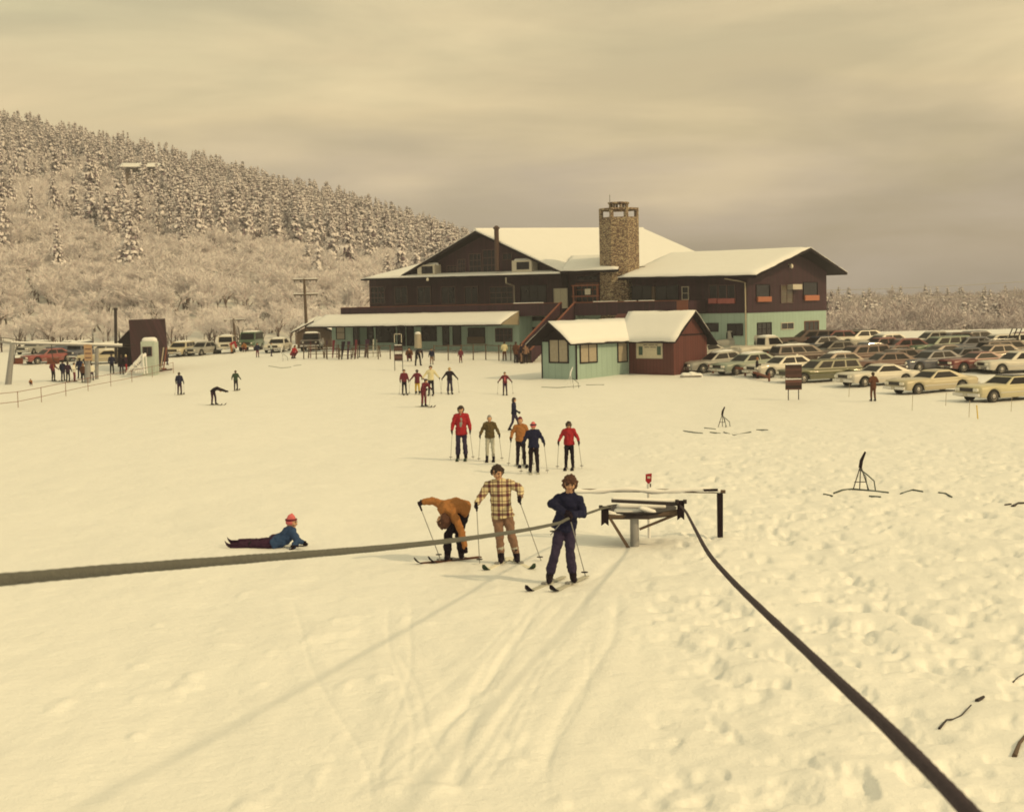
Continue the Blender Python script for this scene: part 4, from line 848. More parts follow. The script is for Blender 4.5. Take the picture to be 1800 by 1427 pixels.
def skinned(name, mb, mat, parent, vox, it=3):
    o = part(name, mb, mat, parent); r = o.modifiers.new('r', 'REMESH'); r.mode = 'VOXEL'; r.voxel_size = vox; r.use_smooth_shade = True
    s = o.modifiers.new('s', 'SMOOTH'); s.factor = .5; s.iterations = it
    if name in FOLD and vox < .025:
        a, b = FOLD[name]; g = o.modifiers.new('f', 'DISPLACE'); g.texture = folds(b); g.texture_coords = 'GLOBAL'; g.strength = a; g.mid_level = .5
    REM.append(o); return o
_ft = {}
def folds(sz):
    if sz not in _ft:
        t = bpy.data.textures.new('folds', 'CLOUDS'); t.noise_scale = sz; t.noise_depth = 2; t.cloud_type = 'GRAYSCALE'; _ft[sz] = t
    return _ft[sz]
FOLD = {'jacket': (.055, .085), 'trousers': (.042, .075), 'hair': (.06, .04), 'boot': (.012, .04), 'knit_hat': (.015, .03)}
V3 = Vector
def hand(mb, W, T, r=.011, glove=1.0, inner=None):
    d = (T-W).normalized(); up = V3((0, 0, 1)); a = (up-d*up.dot(d)); a = a.normalized() if a.length > .1 else V3((0, 1, 0)); c = d.cross(a).normalized()
    if inner is not None and c.dot(inner) < 0: c = -c
    g = glove; mb.tcap(W-d*.02, .030*g, W+d*.035, .037*g, .6, side=a); mb.tcap(W+d*.03, .037*g, W+d*.075, .040*g, .5, side=a)
    for i in range(4):
        f = (.92, 1, .95, .8)[i]; b = W+d*.078+a*(.031-.021*i)*g; p1 = b+(d*.030+c*.012)*f; p2 = p1+(c*.028-d*.004)*f; p3 = p2+(-d*.020+c*.004)*f
        mb.tcap(b, r*g, p1, r*g, n=6); mb.tcap(p1, r*g, p2, r*.9*g, n=6); mb.tcap(p2, r*.9*g, p3, r*.8*g, n=6)
    b = W+d*.022+a*.03*g; p1 = b+(a*.6+d*.7+c*.4).normalized()*.036; p2 = p1+(c*.85+d*.5-a*.1).normalized()*.030
    mb.tcap(b, r*1.15*g, p1, r*1.1*g, n=6); mb.tcap(p1, r*1.05*g, p2, r*.85*g, n=6)
    return W+d*.075+c*.02
BASE = dict(head=(0, -.03, 1.615), neck=(0, 0, 1.46), chest=(0, 0, 1.30), waist=(0, 0, 1.08), pelvis=(0, 0, .95), shL=(.18, 0, 1.41), shR=(-.18, 0, 1.41), elL=(.27, .0, 1.15), elR=(-.27, .0, 1.15), wrL=(.30, -.15, .96), wrR=(-.30, -.15, .96),
            hiL=(.085, 0, .90), hiR=(-.085, 0, .90), knL=(.11, -.04, .50), knR=(-.11, -.04, .50), anL=(.13, 0, .09), anR=(-.13, 0, .09), face=(0, -1, -.1))
POSE = {'poles': dict(elL=(.30, .03, 1.18), elR=(-.30, .03, 1.18), wrL=(.37, -.20, 1.02), wrR=(-.37, -.20, 1.02)),
        'out': dict(elL=(.34, .0, 1.2), elR=(-.34, .0, 1.2), wrL=(.50, -.14, 1.02), wrR=(-.49, -.14, 1.02)),
        'fists': dict(elL=(.30, .06, 1.17), elR=(-.30, .06, 1.17), wrL=(.17, -.20, 1.15), wrR=(-.17, -.20, 1.15)),
        'down': {}, 'walk': dict(knL=(.09, -.2, .5), anL=(.09, -.25, .09), knR=(-.09, .05, .48), anR=(-.09, .25, .12), elL=(.25, .12, 1.16), wrL=(.24, .1, .92), elR=(-.25, -.08, 1.16), wrR=(-.24, -.28, 1.02)),
        'bent': dict(head=(0, -.55, 1.05), neck=(0, -.42, 1.12), chest=(0, -.30, 1.12), waist=(0, -.08, 1.04), pelvis=(0, .05, .93), shL=(.18, -.38, 1.10), shR=(-.18, -.38, 1.10), elL=(.22, -.45, .85), elR=(-.22, -.45, .85), wrL=(.2, -.5, .62), wrR=(-.2, -.5, .62), face=(0, -.6, -.8), hiL=(.1, .05, .88), hiR=(-.1, .05, .88), anL=(.2, 0, .09), anR=(-.2, 0, .09), knL=(.16, -.02, .48), knR=(-.16, -.02, .48)),
        'crouch': dict(head=(0, -.25, .95), neck=(0, -.18, .82), chest=(0, -.12, .68), waist=(0, .02, .48), pelvis=(0, .1, .35), shL=(.18, -.15, .78), shR=(-.18, -.15, .78), elL=(.25, -.25, .55), elR=(-.25, -.25, .55), wrL=(.12, -.42, .5), wrR=(-.12, -.42, .5), hiL=(.09, .08, .33), hiR=(-.09, .08, .33), knL=(.14, -.28, .45), knR=(-.14, -.28, .45))}
_skm = {}
def ski_mesh(col):
    if col in _skm: return _skm[col]
    st = [(-.80, .035, .0), (-.78, .042, 0), (0, .036, .0), (.75, .044, .0), (.84, .045, .02), (.92, .04, .06), (.98, .018, .11)]; m = MB(); vs = []
    for x, w_, z in st: vs += [(x, -w_, z), (x, w_, z), (x, w_, z+.014), (x, -w_, z+.014)]
    fs = [(0, 1, 2, 3), tuple(len(vs)-4+i for i in (3, 2, 1, 0))]
    for i in range(len(st)-1):
        for j in range(4): fs.append((i*4+j, i*4+(j+1) % 4, i*4+4+(j+1) % 4, i*4+4+j))
    m.add(vs, fs, 0); tip = [f for f in range(len(m.f)) if min(m.v[i][0] for i in m.f[f]) > .74]
    for f in tip: m.mi[f] = 1
    base = m.mesh('ski_blade', [CL[col[0]], CL[col[1]]]); b = MB(); b.slab([(.20, -.035, .014), (.20, -.035, .05), (.10, -.035, .05), (.10, -.035, .03), (-.1, -.035, .03), (-.1, -.035, .06), (-.2, -.035, .06), (-.2, -.035, .014)], 0, d=(0, .07, 0))
    _skm[col] = (base, b.mesh('ski_binding', GREY)); return _skm[col]
def ski(loc, ang, col, label, sc=1.0, tilt=0, roll=0):
    t = thing('ski', label, 'ski', loc, 0, 'skis on the skiers\' feet'); t.rotation_euler = Euler((roll, tilt, ang), 'XYZ'); t.scale = (sc, 1.15, 1)
    for nm, me in zip(('blade', 'binding'), ski_mesh(col)): o = bpy.data.objects.new(nm, me); link(o); o.parent = t
def pole(a, b, label, dark=False):
    t = thing('ski_pole', label, 'ski pole', b, 0, 'ski poles in the skiers\' hands'); a = V3(a)-V3(b); d = a.normalized()
    part('shaft', MB().tube([(0, 0, 0), a], .0075, 6), STEEL if dark else GREY, t); part('grip', MB().tcap(a-d*.08, .017, a+d*.05, .02, n=8), CL['black'], t)
    part('basket', MB().lathe([(.03, 0), (.055, .004), (.055, .012), (.01, .016)], d*.07, n=12), CL['black'], t)
def person(px, row, hm, pose, face, jacket, trousers, hair, desc, label, skis=True, poles=True, J=None, near=0, bootc='black', glovec='black', hat=None, flare=0, skicol=('palegrey', 'black'), hlen=0, skiang=None, vest=None, loc=None, long=0, polepts=None, open_front=None, skisc=1.0):
    loc = V3(loc) if loc is not None else ground_at(px, row); lift = .03 if skis else 0; k = hm/1.75
    t = thing('person', label, 'person', loc+V3((0, 0, lift))); t.rotation_euler = (0, 0, math.radians(face))
    j = dict(BASE); j.update(POSE.get(pose, {})); j.update(J or {}); sc = 1 if (J and near) else k
    P = {n: V3(v)*(sc if n != 'face' else 1) for n, v in j.items()}; k = sc if not near else 1
    f = P['face'].normalized(); sd = (P['shL']-P['shR']).normalized(); vox = .014 if near else (.02 if hm*FP/loc.y > 70 else .03); vf = .010 if near else vox
    hd = P['head']; up = (hd-P['neck']); up = (up.normalized()+V3((0, 0, .3))).normalized(); up = (up-f*up.dot(f)*.7).normalized(); hs = f.cross(up).normalized(); f2 = up.cross(hs)
    if f2.dot(f) < 0: f2 = -f2
    # body: one continuous surface
    b = MB(); b.tcap(hd+up*.02*k, .094*k, hd-f2*.02*k+up*.01*k, .098*k, .98, side=hs, n=16); b.tcap(hd-up*.02*k+f2*.015*k, .072*k, hd-up*.075*k+f2*.045*k, .042*k, .9, side=hs, n=12)
    b.tcap(hd+f2*.085*k+up*.012*k, .010*k, hd+f2*.108*k-up*.018*k, .016*k, n=8)
    for s in (-1, 1): b.tcap(hd+hs*s*.083*k+up*.012*k, .016*k, hd+hs*s*.083*k-up*.02*k, .011*k, .6, side=f2, n=6); b.tcap(hd+f2*.07*k+hs*s*.045*k-up*.02*k, .026*k, hd+f2*.06*k+hs*s*.04*k-up*.035*k, .024*k, n=6)
    b.tcap(hd-up*.05*k-f2*.02*k, .055*k, P['neck'], .06*k, n=10); b.tcap(P['neck'], .06*k, P['chest'], .11*k, .6, side=sd); b.tcap(P['chest'], .125*k, P['waist'], .115*k, .62, side=sd); b.tcap(P['waist'], .115*k, P['pelvis'], .13*k, .65, side=sd)
    gl = MB(); grips = {}
    for s in 'LR':
        b.tcap(P['neck'].lerp(P['sh'+s], .3), .05*k, P['sh'+s], .052*k, n=8); b.tcap(P['sh'+s], .05*k, P['el'+s], .036*k, n=8); b.tcap(P['el'+s], .037*k, P['wr'+s], .026*k, n=8)
        b.tcap(P['pelvis'].lerp(P['hi'+s], .8), .08*k, P['kn'+s], .055*k, n=8); b.tcap(P['kn'+s], .052*k, P['an'+s], .038*k, n=8)
        W = P['wr'+s]; d = (W-P['el'+s]).normalized()
        if near: d = (d+V3((0, -.15, -.2))).normalized()
        inner = (P['chest']-W); gl = MB(); grips[s] = hand(gl, W, W+d*.1, .0115*k, 1.12 if near else 1.25, inner=inner); hand(b, W, W+d*.09, .009, .8, inner=inner) if near else b.tcap(W, .026*k, W+d*.07*k, .03*k, .5)
        skinned('glove', gl, CL[glovec], t, .0065 if near else .02, 1)
        toe = (V3((P['an'+s].x*.25, -1, 0)) if pose != 'lying' else V3((-1, 0, -.1))).normalized(); b.tcap(P['an'+s]-V3((0, 0, .045*k)), .035*k, P['an'+s]-V3((0, 0, .05*k))+toe*.13*k, .03*k, n=8)
    skinned('body', b, SKIN, t, vf if near else vox, 2)
    if near:
        e = MB(); [e.tcap(hd+f2*.089+hs*s*.034+up*.018, .011, hd+f2*.090+hs*s*.036+up*.018, .011, .6, n=8) for s in (-1, 1)]; [e.tcap(hd+f2*.094+hs*s*.020+up*.036, .006, hd+f2*.088+hs*s*.052+up*.034, .005, n=6) for s in (-1, 1)]; part('eyes', e, EYE, t)
        part('mouth', MB().tcap(hd+f2*.088-up*.050-hs*.02, .006, hd+f2*.088-up*.050+hs*.02, .006, n=6), LIP, t)
    # jacket
    m = MB(); hem = P['pelvis']+(P['pelvis']-P['waist']).normalized()*(.07+long)*k
    m.tcap(P['chest']+(P['neck']-P['chest'])*.35, .155*k, P['chest'], .185*k, .62, side=sd, n=14); m.tcap(P['chest'], .188*k, P['waist'], .176*k, .68, side=sd, n=14); m.tcap(P['waist'], .176*k, hem, .205*k, .74, side=sd, n=14, ce=.12)
    m.tcap(P['neck']-(P['neck']-P['chest'])*.15, .085*k, P['neck']+(hd-P['neck'])*.12, .075*k, n=12)
    for s in 'LR':
        m.tcap(P['neck'].lerp(P['sh'+s], .35), .085*k, P['sh'+s], .083*k, .95, n=10); m.tcap(P['sh'+s], .082*k, P['el'+s], .068*k, n=10); m.tcap(P['el'+s], .067*k, P['wr'+s], .052*k, n=10)
        if near:   # sleeve folds
            for q in (.25, .55, .8): c = P['el'+s].lerp(P['wr'+s], q); dd = (P['wr'+s]-P['el'+s]).normalized(); m.tcap(c, .066-.014*q, c+dd*.015, .06-.014*q, n=10)
    skinned('jacket' if near or jacket != 'white' else 'jacket', m, CL[jacket], t, vox, 3 if near else 2)
    if near:   # raised collar and pocket flaps
        cb_ = P['neck']+(hd-P['neck'])*.05; m = MB(); m.tcap(cb_-V3((0, 0, .02)), .088, cb_+V3((0, 0, .025)), .082, .95, n=14, ce=.2); skinned('collar', m, CL[jacket], t, vox, 1)
    if open_front:
        o_ = MB(); fz = V3((f.x, f.y, 0)).normalized(); o_.tcap(P['neck']+fz*.062*k, .05*k, P['chest']+fz*.112*k, .03*k if near else .048*k, .3, side=sd)
        if not near: o_.tcap(P['chest']+fz*.112*k, .05*k, P['waist']+fz*.112*k, .05*k, .35, side=sd)
        part('shirt_front', o_, CL[open_front], t)
    # trousers
    m = MB(); m.tcap(P['hiL'].lerp(P['pelvis'], .5)+V3((0, 0, .05*k)), .112*k, P['hiR'].lerp(P['pelvis'], .5)+V3((0, 0, .05*k)), .112*k, .9, n=12)
    for s in 'LR': 
        m.tcap(P['hi'+s], .098*k, P['kn'+s], .074*k, n=12); m.tcap(P['kn'+s], .074*k, P['an'+s]+(P['kn'+s]-P['an'+s]).normalized()*.10*k, (.066+flare)*k, n=12)
    skinned('trousers', m, CL[trousers], t, vox, 3 if near else 2)
    for s in 'LR':
        m = MB(); A = P['an'+s]; toe = V3((A.x*.4, -1, 0)).normalized() if pose != 'lying' else V3((-1, 0, -.1)); sk = (P['kn'+s]-A).normalized()
        m.tcap(A+sk*.16*k, .062*k, A, .062*k, n=10); m.tcap(A-V3((0, 0, .035*k)), .056*k, A-V3((0, 0, .045*k))+toe*.17*k, .046*k, .95, n=10); m.tcap(A-V3((0, 0, .05*k))-toe*.05*k, .05*k, A-V3((0, 0, .05*k)), .05*k, n=8)
        skinned('boot', m, CL[bootc], t, .016 if near else vox, 1)
        if near: part('boot_cuff', MB().tcap(A+sk*.17, .068, A+sk*.19, .066, n=12), CL['palegrey' if near == 2 else 'black'], t)
    # hair or hat
    m = MB(); C = hd+up*.035*k-f2*.022*k
    if hat:
        m.tcap(C-up*.01*k, .108*k, C+up*.045*k, .085*k, n=14); m.tcap(C+up*.10*k, .035*k, C+up*.11*k, .035*k, n=8); skinned('knit_hat', m, CL[hat[0]], t, vf*1.2, 1)
        if len(hat) > 1: part('hat_band', MB().lathe([(.112*k, -.018), (.116*k, -.014), (.116*k, .014), (.108*k, .018)], (0, 0, 0), n=18), CL[hat[1]], t).location = C+up*.02*k
        if hlen: m = MB(); m.tcap(C-f2*.03*k-up*.03*k, .085*k, C-f2*.03*k-up*.1*k, .07*k); skinned('hair', m, hair, t, vox, 1)
    else:
        m.tcap(C, .108*k, C+up*.012*k, .104*k, n=14); m.tcap(C+f2*.06*k+up*.045*k, .052*k, C+f2*.055*k+up*.05*k-hs*.03*k, .05*k); m.tcap(C-f2*.03*k-up*.02*k, .092*k, C-f2*.03*k-up*.07*k, .075*k)
        for s in (-1, 1): m.tcap(C+hs*s*.082*k, .042*k, C+hs*s*.086*k-up*(.045+hlen)*k+f2*.005*k, .032*k, n=8)
        if hlen: m.tcap(C-f2*.03*k-up*.05*k, .09*k, C-f2*.025*k-up*(.09+hlen)*k, .078*k); m.tcap(C+f2*.085*k+up*.03*k-hs*.04*k, .03*k, C+f2*.09*k+up*.03*k+hs*.04*k, .03*k)
        if near:
            r = random.Random(px)
            for i in range(26): a = r.uniform(0, 6.28); e = r.uniform(.1, 1.3); v = (up*math.sin(e)+(hs*math.cos(a)-f2*abs(math.sin(a))*.9)*math.cos(e)); m.tcap(C+v*.092, .022, C+v*.106-up*.02, .014, n=6)
        skinned('hair', m, hair, t, vf*1.1, 1)
    if vest: part('sunglasses', MB().box(-.07*k, .07*k, -.02, .0, -.018, .018), GLASS, t).location = hd+f2*.105*k+up*.015*k
    M = Matrix.Translation(t.location) @ Matrix.Rotation(math.radians(face), 4, 'Z')
    if skis and pose != 'lying':
        for s, nm in (('L', 'left'), ('R', 'right')):
            A = M @ P['an'+s]; a = math.radians(face-90)+(skiang[0 if s == 'L' else 1] if skiang else 0); dx, dy = math.cos(a), math.sin(a)
            zf, zb = gz(A.x+dx*.7, A.y+dy*.7), gz(A.x-dx*.7, A.y-dy*.7); fr_ = abs(face) < 90
            ski((A.x+dx*.08, A.y+dy*.08, loc.z+.008), a, skicol, 'ski under the %s boot of %s' % (nm, desc), sc=skisc*(.85*k if hm < 1.5 else .86), tilt=-math.atan2(zf-zb, 1.4)*.6)
    if poles:
        for s, nm in (('L', 'left'), ('R', 'right')):
            g = M @ (P['wr'+s]+(grips[s]-P['wr'+s])*1.0)
            if polepts: tip = V3(polepts[s]); 
            else: q = M @ V3((P['wr'+s].x*1.25, P['wr'+s].y*.7+.15, 0)); tip = V3((q.x, q.y, gz(q.x, q.y)+.01))
            pole(g, tip, 'ski pole in the %s hand of %s' % (nm, desc))
    return t
def near_people():
    # teenager on the rope
    b = ground_at(988, 1030); s = b.y/FP; X = lambda px: (px-988)*s; Z = lambda r: (1033-r)*s
    J = dict(head=(X(1005), -.10, Z(858)), neck=(X(1003), -.02, Z(880)), chest=(X(1002), 0, Z(893)), waist=(X(998), .02, Z(918)), pelvis=(X(995), .02, Z(930)), shL=(X(1020), -.02, Z(888)), shR=(X(984), .0, Z(886)), elL=(X(1028), -.02, Z(912)), wrL=(X(1008), -.30, Z(910)),
             elR=(X(972), -.02, Z(893)), wrR=(X(993), -.28, Z(905)), hiL=(X(1004), .02, Z(936)), hiR=(X(988), .02, Z(936)), knL=(X(1003), -.08, Z(982)), knR=(X(976), -.08, Z(982)), anL=(X(1008), 0, Z(1023)), anR=(X(966), 0, Z(1024)), face=(-.05, -1, -.35))
    g = lambda px, r: ground_at(px, r)
    person(988, 1030, 1.71, 'x', 0, 'navy', 'jeans', HAIRB, 'the teenager gripping the tow rope', 'teenager with shaggy auburn hair in navy jacket and jeans gripping the tow rope', J=J, near=1, flare=.012, hlen=.05, skiang=(-.42, -.42), skicol=('palegrey', 'black'), loc=b, open_front='tan',
           polepts={'L': b+V3((X(1030), -.0, .10)), 'R': b+V3((X(968), -.35, Z(940)))}, long=.03)
    # man in plaid
    b = ground_at(893, 992); s = b.y/FP; X = lambda px: (px-893)*s; Z = lambda r: (995-r)*s
    J = dict(head=(X(878), -.08, Z(836)), neck=(X(881), -.02, Z(853)), chest=(X(882), 0, Z(868)), waist=(X(883), .0, Z(892)), pelvis=(X(885), .0, Z(908)), shL=(X(902), 0, Z(857)), shR=(X(861), 0, Z(858)), elL=(X(917), -.03, Z(866)), wrL=(X(917), -.22, Z(877)),
             elR=(X(849), -.03, Z(876)), wrR=(X(841), -.16, Z(887)), hiL=(X(894), 0, Z(913)), hiR=(X(876), 0, Z(914)), knL=(X(901), -.06, Z(950)), knR=(X(879), -.06, Z(951)), anL=(X(909), 0, Z(986)), anR=(X(881), 0, Z(987)), face=(-.1, -1, -.35))
    person(893, 992, 1.78, 'x', 0, 'plaid', 'tan', HAIR, 'the man in the plaid jacket', 'man in brown-and-cream plaid wool jacket and tan trousers standing on green-tipped skis', J=J, near=2, skiang=(.32, -.32), skicol=('white', 'green'), loc=b, open_front='tan', long=.0,
           polepts={'L': b+V3((X(952), .05, .02)), 'R': b+V3((X(843), -.1, .02))})
    # bending man
    b = ground_at(803, 986); s = b.y/FP; X = lambda px: (px-803)*s; Z = lambda r: (988-r)*s
    J = dict(head=(X(781), -.20, Z(917)), neck=(X(783), -.10, Z(900)), chest=(X(790), -.03, Z(896)), waist=(X(806), .03, Z(894)), pelvis=(X(816), .06, Z(899)), shL=(X(797), -.16, Z(903)), shR=(X(777), .04, Z(891)), elR=(X(763), .05, Z(884)), wrR=(X(747), .02, Z(886)),
             elL=(X(812), -.2, Z(932)), wrL=(X(819), -.22, Z(963)), hiL=(X(818), .08, Z(908)), hiR=(X(811), .02, Z(908)), knL=(X(808), -.02, Z(944)), knR=(X(789), -.05, Z(944)), anL=(X(811), .05, Z(978)), anR=(X(787), -.03, Z(979)), face=(-.25, -.65, -.75))
    person(803, 986, 1.75, 'x', 0, 'orange', 'black', HAIRB, 'the bending man in orange sweater', 'man in orange sweater bending over double to fix his ski boot, one arm flung out', J=J, near=1, skiang=(-1.0, -1.0), skicol=('brown', 'black'), loc=b, poles=False, skisc=.7, flare=.01, hlen=.03)
    pole(b+V3((X(740), .02, Z(890))), b+V3((X(773), .1, .02)), 'ski pole hanging from the flung-out hand of the bending man in orange sweater')
    # child lying down
    b = ground_at(455, 962); s = b.y/FP; X = lambda px: (px-455)*s; Z = lambda r: max((964-r)*s, .05)
    J = dict(head=(X(515), 0, Z(921)), neck=(X(512), 0, Z(932)), chest=(X(508), 0, Z(941)), waist=(X(498), 0, Z(951)), pelvis=(X(486), 0, Z(955)), shL=(X(518), -.14, Z(936)), shR=(X(507), .14, Z(937)), elL=(X(526), -.17, Z(951)), wrL=(X(521), -.25, Z(960)), elR=(X(521), .2, Z(955)), wrR=(X(530), .2, Z(960)),
             hiL=(X(480), -.07, Z(956)), hiR=(X(480), .07, Z(955)), knL=(X(455), -.08, Z(958)), knR=(X(455), .1, Z(956)), anL=(X(425), -.09, Z(957)), anR=(X(420), .13, Z(955)), face=(1, -.25, -.1))
    person(455, 962, 1.45, 'lying', 0, 'blue', 'plum', HAIR, 'the fallen child', 'child in blue jacket and pink cap lying on the snow propped on an elbow', J=J, near=1, skis=False, poles=False, loc=b, hat=('pink', 'maroon'), bootc='plum')
    for k in range(2): ski(b+V3((X(437), -.12+.24*k, .06+.03*k)), math.pi, ('plum', 'plum'), 'dark ski lying flat at the fallen child\'s %s boot' % ('nearer', 'farther')[k], roll=.9, sc=.46)
    pole(b+V3((X(522), -.3, .06)), b+V3((X(542), -.3, .05)), 'ski pole lying on the snow in front of the fallen child')
near_people()
PP = [ # px,row,height px,pose,facing,jacket,trousers,hair/hat,desc,label,kwargs
 (812, 810, 95, 'down', 0, 'red', 'jeans', None, 'the curly-haired skier in open red jacket', 'dark curly-haired skier in open red jacket and blue jeans', dict(open_front='grey', hlen=.02, flare=.02, skicol=('palegrey', 'green'), long=.08)),
 (862, 812, 80, 'poles', 0, 'olive', 'palegrey', ('grey',), 'the skier in olive jacket', 'skier in olive-brown jacket, pale grey trousers and grey knit cap', dict()),
 (916, 820, 86, 'poles', 5, 'orange', 'black', ('maroon',), 'the skier in burnt-orange parka', 'skier in burnt-orange parka and black trousers beside the navy-clad back view', dict()),
 (939, 832, 90, 'poles', 180, 'navy', 'black', ('pink', 'navy'), 'the skier seen from behind in navy', 'skier seen from behind in navy jacket and striped bobble hat', dict()),
 (1001, 823, 84, 'poles', -5, 'red', 'black', None, 'the skier with sunglasses in red jacket', 'dark-haired skier with sunglasses in zipped red jacket and black trousers', dict(vest=1, hlen=.03)),
 (904, 758, 60, 'walk', 75, 'navy', 'jeans', None, 'the person walking right in navy top', 'long-haired person in dark navy top walking sideways behind the orange parka', dict(hlen=.04, poles=False, skis=False)),
 (711, 693, 44, 'down', 10, 'maroon', 'black', None, 'the leftmost maroon-jacketed skier of the rear group', 'skier in maroon jacket and black trousers, leftmost of the middle group', dict()),
 (734, 693, 43, 'out', 180, 'maroon', 'yellow', None, 'the skier in yellow trousers', 'skier in dark red coat and yellow trousers with arms held out', dict(long=.12)),
 (758, 694, 52, 'out', 0, 'cream', 'black', None, 'the skier in the cream sweater', 'skier in cream sweater standing behind the leaning red skier', dict()),
 (745, 717, 53, 'fists', 40, 'maroon', 'maroon', None, 'the leaning skier in red and black', 'skier in dark red and black leaning forward, nearest of the middle group', dict(J=dict(head=(0, -.28, 1.50), neck=(0, -.2, 1.38), chest=(0, -.14, 1.25), shL=(.18, -.2, 1.33), shR=(-.18, -.2, 1.33), elL=(.25, -.3, 1.1), elR=(-.25, -.3, 1.1), wrL=(.2, -.5, 1.05), wrR=(-.2, -.5, 1.05)), open_front='navy')),
 (791, 692, 46, 'out', 5, 'black', 'jeans', None, 'the fair-haired skier in black jacket', 'fair-headed skier in black jacket and flared jeans, hands out', dict(flare=.03, hfair=1)),
 (888, 694, 40, 'out', 0, 'maroon', 'plum', None, 'the small skier with pink bib', 'small skier in maroon jacket with pink bib below the lodge stairs', dict(open_front='pink')),
 (735, 644, 30, 'bent', 20, 'black', 'black', None, 'the person bent double by the rear signboard', 'person in black bent double near the small brown signboard', dict(skis=False, poles=False)),
 (759, 641, 29, 'down', 0, 'navy', 'tan', None, 'the person in navy', 'person in navy jacket with bare legs standing by the terrace fence', dict(skis=False, poles=False)),
 (810, 638, 26, 'down', 0, 'maroon', 'maroon', None, 'the child in maroon', 'child in maroon suit alone in front of the terrace fence', dict(skis=False, poles=False)),
 (720, 636, 24, 'crouch', 0, 'brown', 'maroon', None, 'the crouching person', 'crouching person in brown right beside the small signboard', dict(skis=False, poles=False)),
 (887, 634, 34, 'down', 180, 'cream', 'brown', None, 'the cream-jacketed person', 'person in cream jacket and brown trousers at the foot of the lodge stairs', dict(skis=False, poles=False)),
 (907, 639, 38, 'down', 150, 'brown', 'black', None, 'the tall brown-clad person', 'person in brown coat between cream jacket and black coat near the stairs', dict(skis=False, poles=False, long=.15)),
 (916, 640, 37, 'fists', 90, 'black', 'tan', None, 'the black-coated person', 'person in black jacket and tan trousers at the bottom of the stairs', dict(skis=False, poles=False)),
 (924, 639, 34, 'down', 0, 'tan', 'black', None, 'the tan-jacketed person', 'person in tan jacket closest to the teal hut corner', dict(skis=False, poles=False)),
 (688, 608, 32, 'down', 180, 'orange', 'black', None, 'the person on the terrace', 'person with orange scarf standing in shade under the terrace roof', dict(skis=False, poles=False)),
 (316, 695, 40, 'down', 180, 'navy', 'plum', None, 'the navy skier on the left', 'lone skier in navy jacket standing still, leftmost on the open slope', dict()),
 (415, 688, 36, 'poles', 180, 'green', 'black', None, 'the dark green skier', 'lone skier in dark green jacket right of the bending one', dict(poles=False)),
 (376, 712, 31, 'bent', 60, 'black', 'plum', None, 'the bending skier with outstretched arms', 'skier in black bent at the waist with arms stretched right', dict(poles=False, J=dict(head=(.05, -.62, .98), elL=(.30, -.65, 1.0), wrL=(.32, -.92, .92), elR=(-.0, -.7, 1.0), wrR=(.05, -.98, .92)))),
 (453, 629, 26, 'down', 0, 'navy', 'maroon', None, 'the person by the dark van', 'person in dark blue coat and maroon trousers in front of the dark van', dict(skis=False, poles=False)),
 (477, 627, 24, 'down', 90, 'paleblue', 'jeans', None, 'the pale-blue figure', 'person in pale blue jacket in front of the snowy white car', dict(skis=False, poles=False)),
 (515, 631, 24, 'crouch', 60, 'red', 'maroon', None, 'the squatting child in red', 'child in bright red jacket squatting left of the ski racks', dict(skis=False, poles=False)),
 (407, 622, 21, 'bent', 90, 'red', 'orange', None, 'the stooping red figure', 'person in red stooping in front of the white jeep', dict(skis=False, poles=False)),
 (430, 619, 17, 'crouch', 0, 'orange', 'maroon', None, 'the orange child', 'small child in orange beside the dark van', dict(skis=False, poles=False)),
 (94, 672, 37, 'poles', 60, 'maroon', 'black', None, 'the first queuer', 'queuing skier in maroon with orange vest, left end of the lift queue', dict(poles=False, open_front='orange')),
 (111, 671, 36, 'down', 170, 'navy', 'jeans', None, 'the second queuer', 'skier in navy jacket and jeans, second from left in the lift queue', dict(poles=False)),
 (120, 672, 35, 'down', 185, 'plum', 'black', None, 'the third queuer', 'skier in dark plum jacket in the middle of the lift queue', dict(poles=False)),
 (131, 672, 34, 'fists', 90, 'white', 'maroon', None, 'the fourth queuer', 'skier with white top and maroon trousers in the lift queue', dict(poles=False)),
 (141, 667, 37, 'down', 200, 'navy', 'navy', None, 'the fifth queuer', 'tall skier all in navy just left of the second lift tower', dict(poles=False)),
 (147, 673, 33, 'down', 180, 'brown', 'black', ('orange',), 'the last queuer', 'skier in brown with orange cap against the second lift tower', dict(poles=False)),
 (162, 670, 30, 'down', 200, 'white', 'plum', None, 'the white-jacketed queuer', 'skier in white jacket between the two rear lift towers', dict(poles=False)),
 (197, 657, 35, 'down', 180, 'navy', 'black', None, 'the watcher left of the booth', 'person in navy standing alone left of the snowy drive frame', dict(skis=False, poles=False)),
 (214, 658, 35, 'down', 180, 'black', 'plum', None, 'the black-jacketed watcher', 'person in black jacket in front of the shack doorway', dict(skis=False, poles=False)),
 (222, 656, 33, 'fists', 100, 'plum', 'red', ('cream',), 'the watcher in red trousers', 'person in red trousers next to the snowy drive frame', dict(skis=False, poles=False)),
 (294, 642, 26, 'down', 90, 'blue', 'blue', None, 'the blue figure', 'person in blue suit leaning at the right side of the dark shack', dict(skis=False, poles=False)),
 (55, 679, 12, 'crouch', 0, 'orange', 'maroon', None, 'the tiny child', 'tiny child in orange sitting on the snow near the left lift tower', dict(skis=False, poles=False)),
 (1535, 707, 52, 'fists', 195, 'brown', 'brown', None, 'the brown-clad man', 'man in brown coat and trousers standing with back turned beside white coupe', dict(skis=False, poles=False, long=.1)),
 (1331, 666, 38, 'fists', 80, 'black', 'maroon', ('orange',), 'the pedestrian by the log rail', 'person in black coat at the end of the log rail by the cars', dict(skis=False, poles=False, long=.15)),
]
FAIR = mk('fair_hair', (.40, .30, .16), .7)
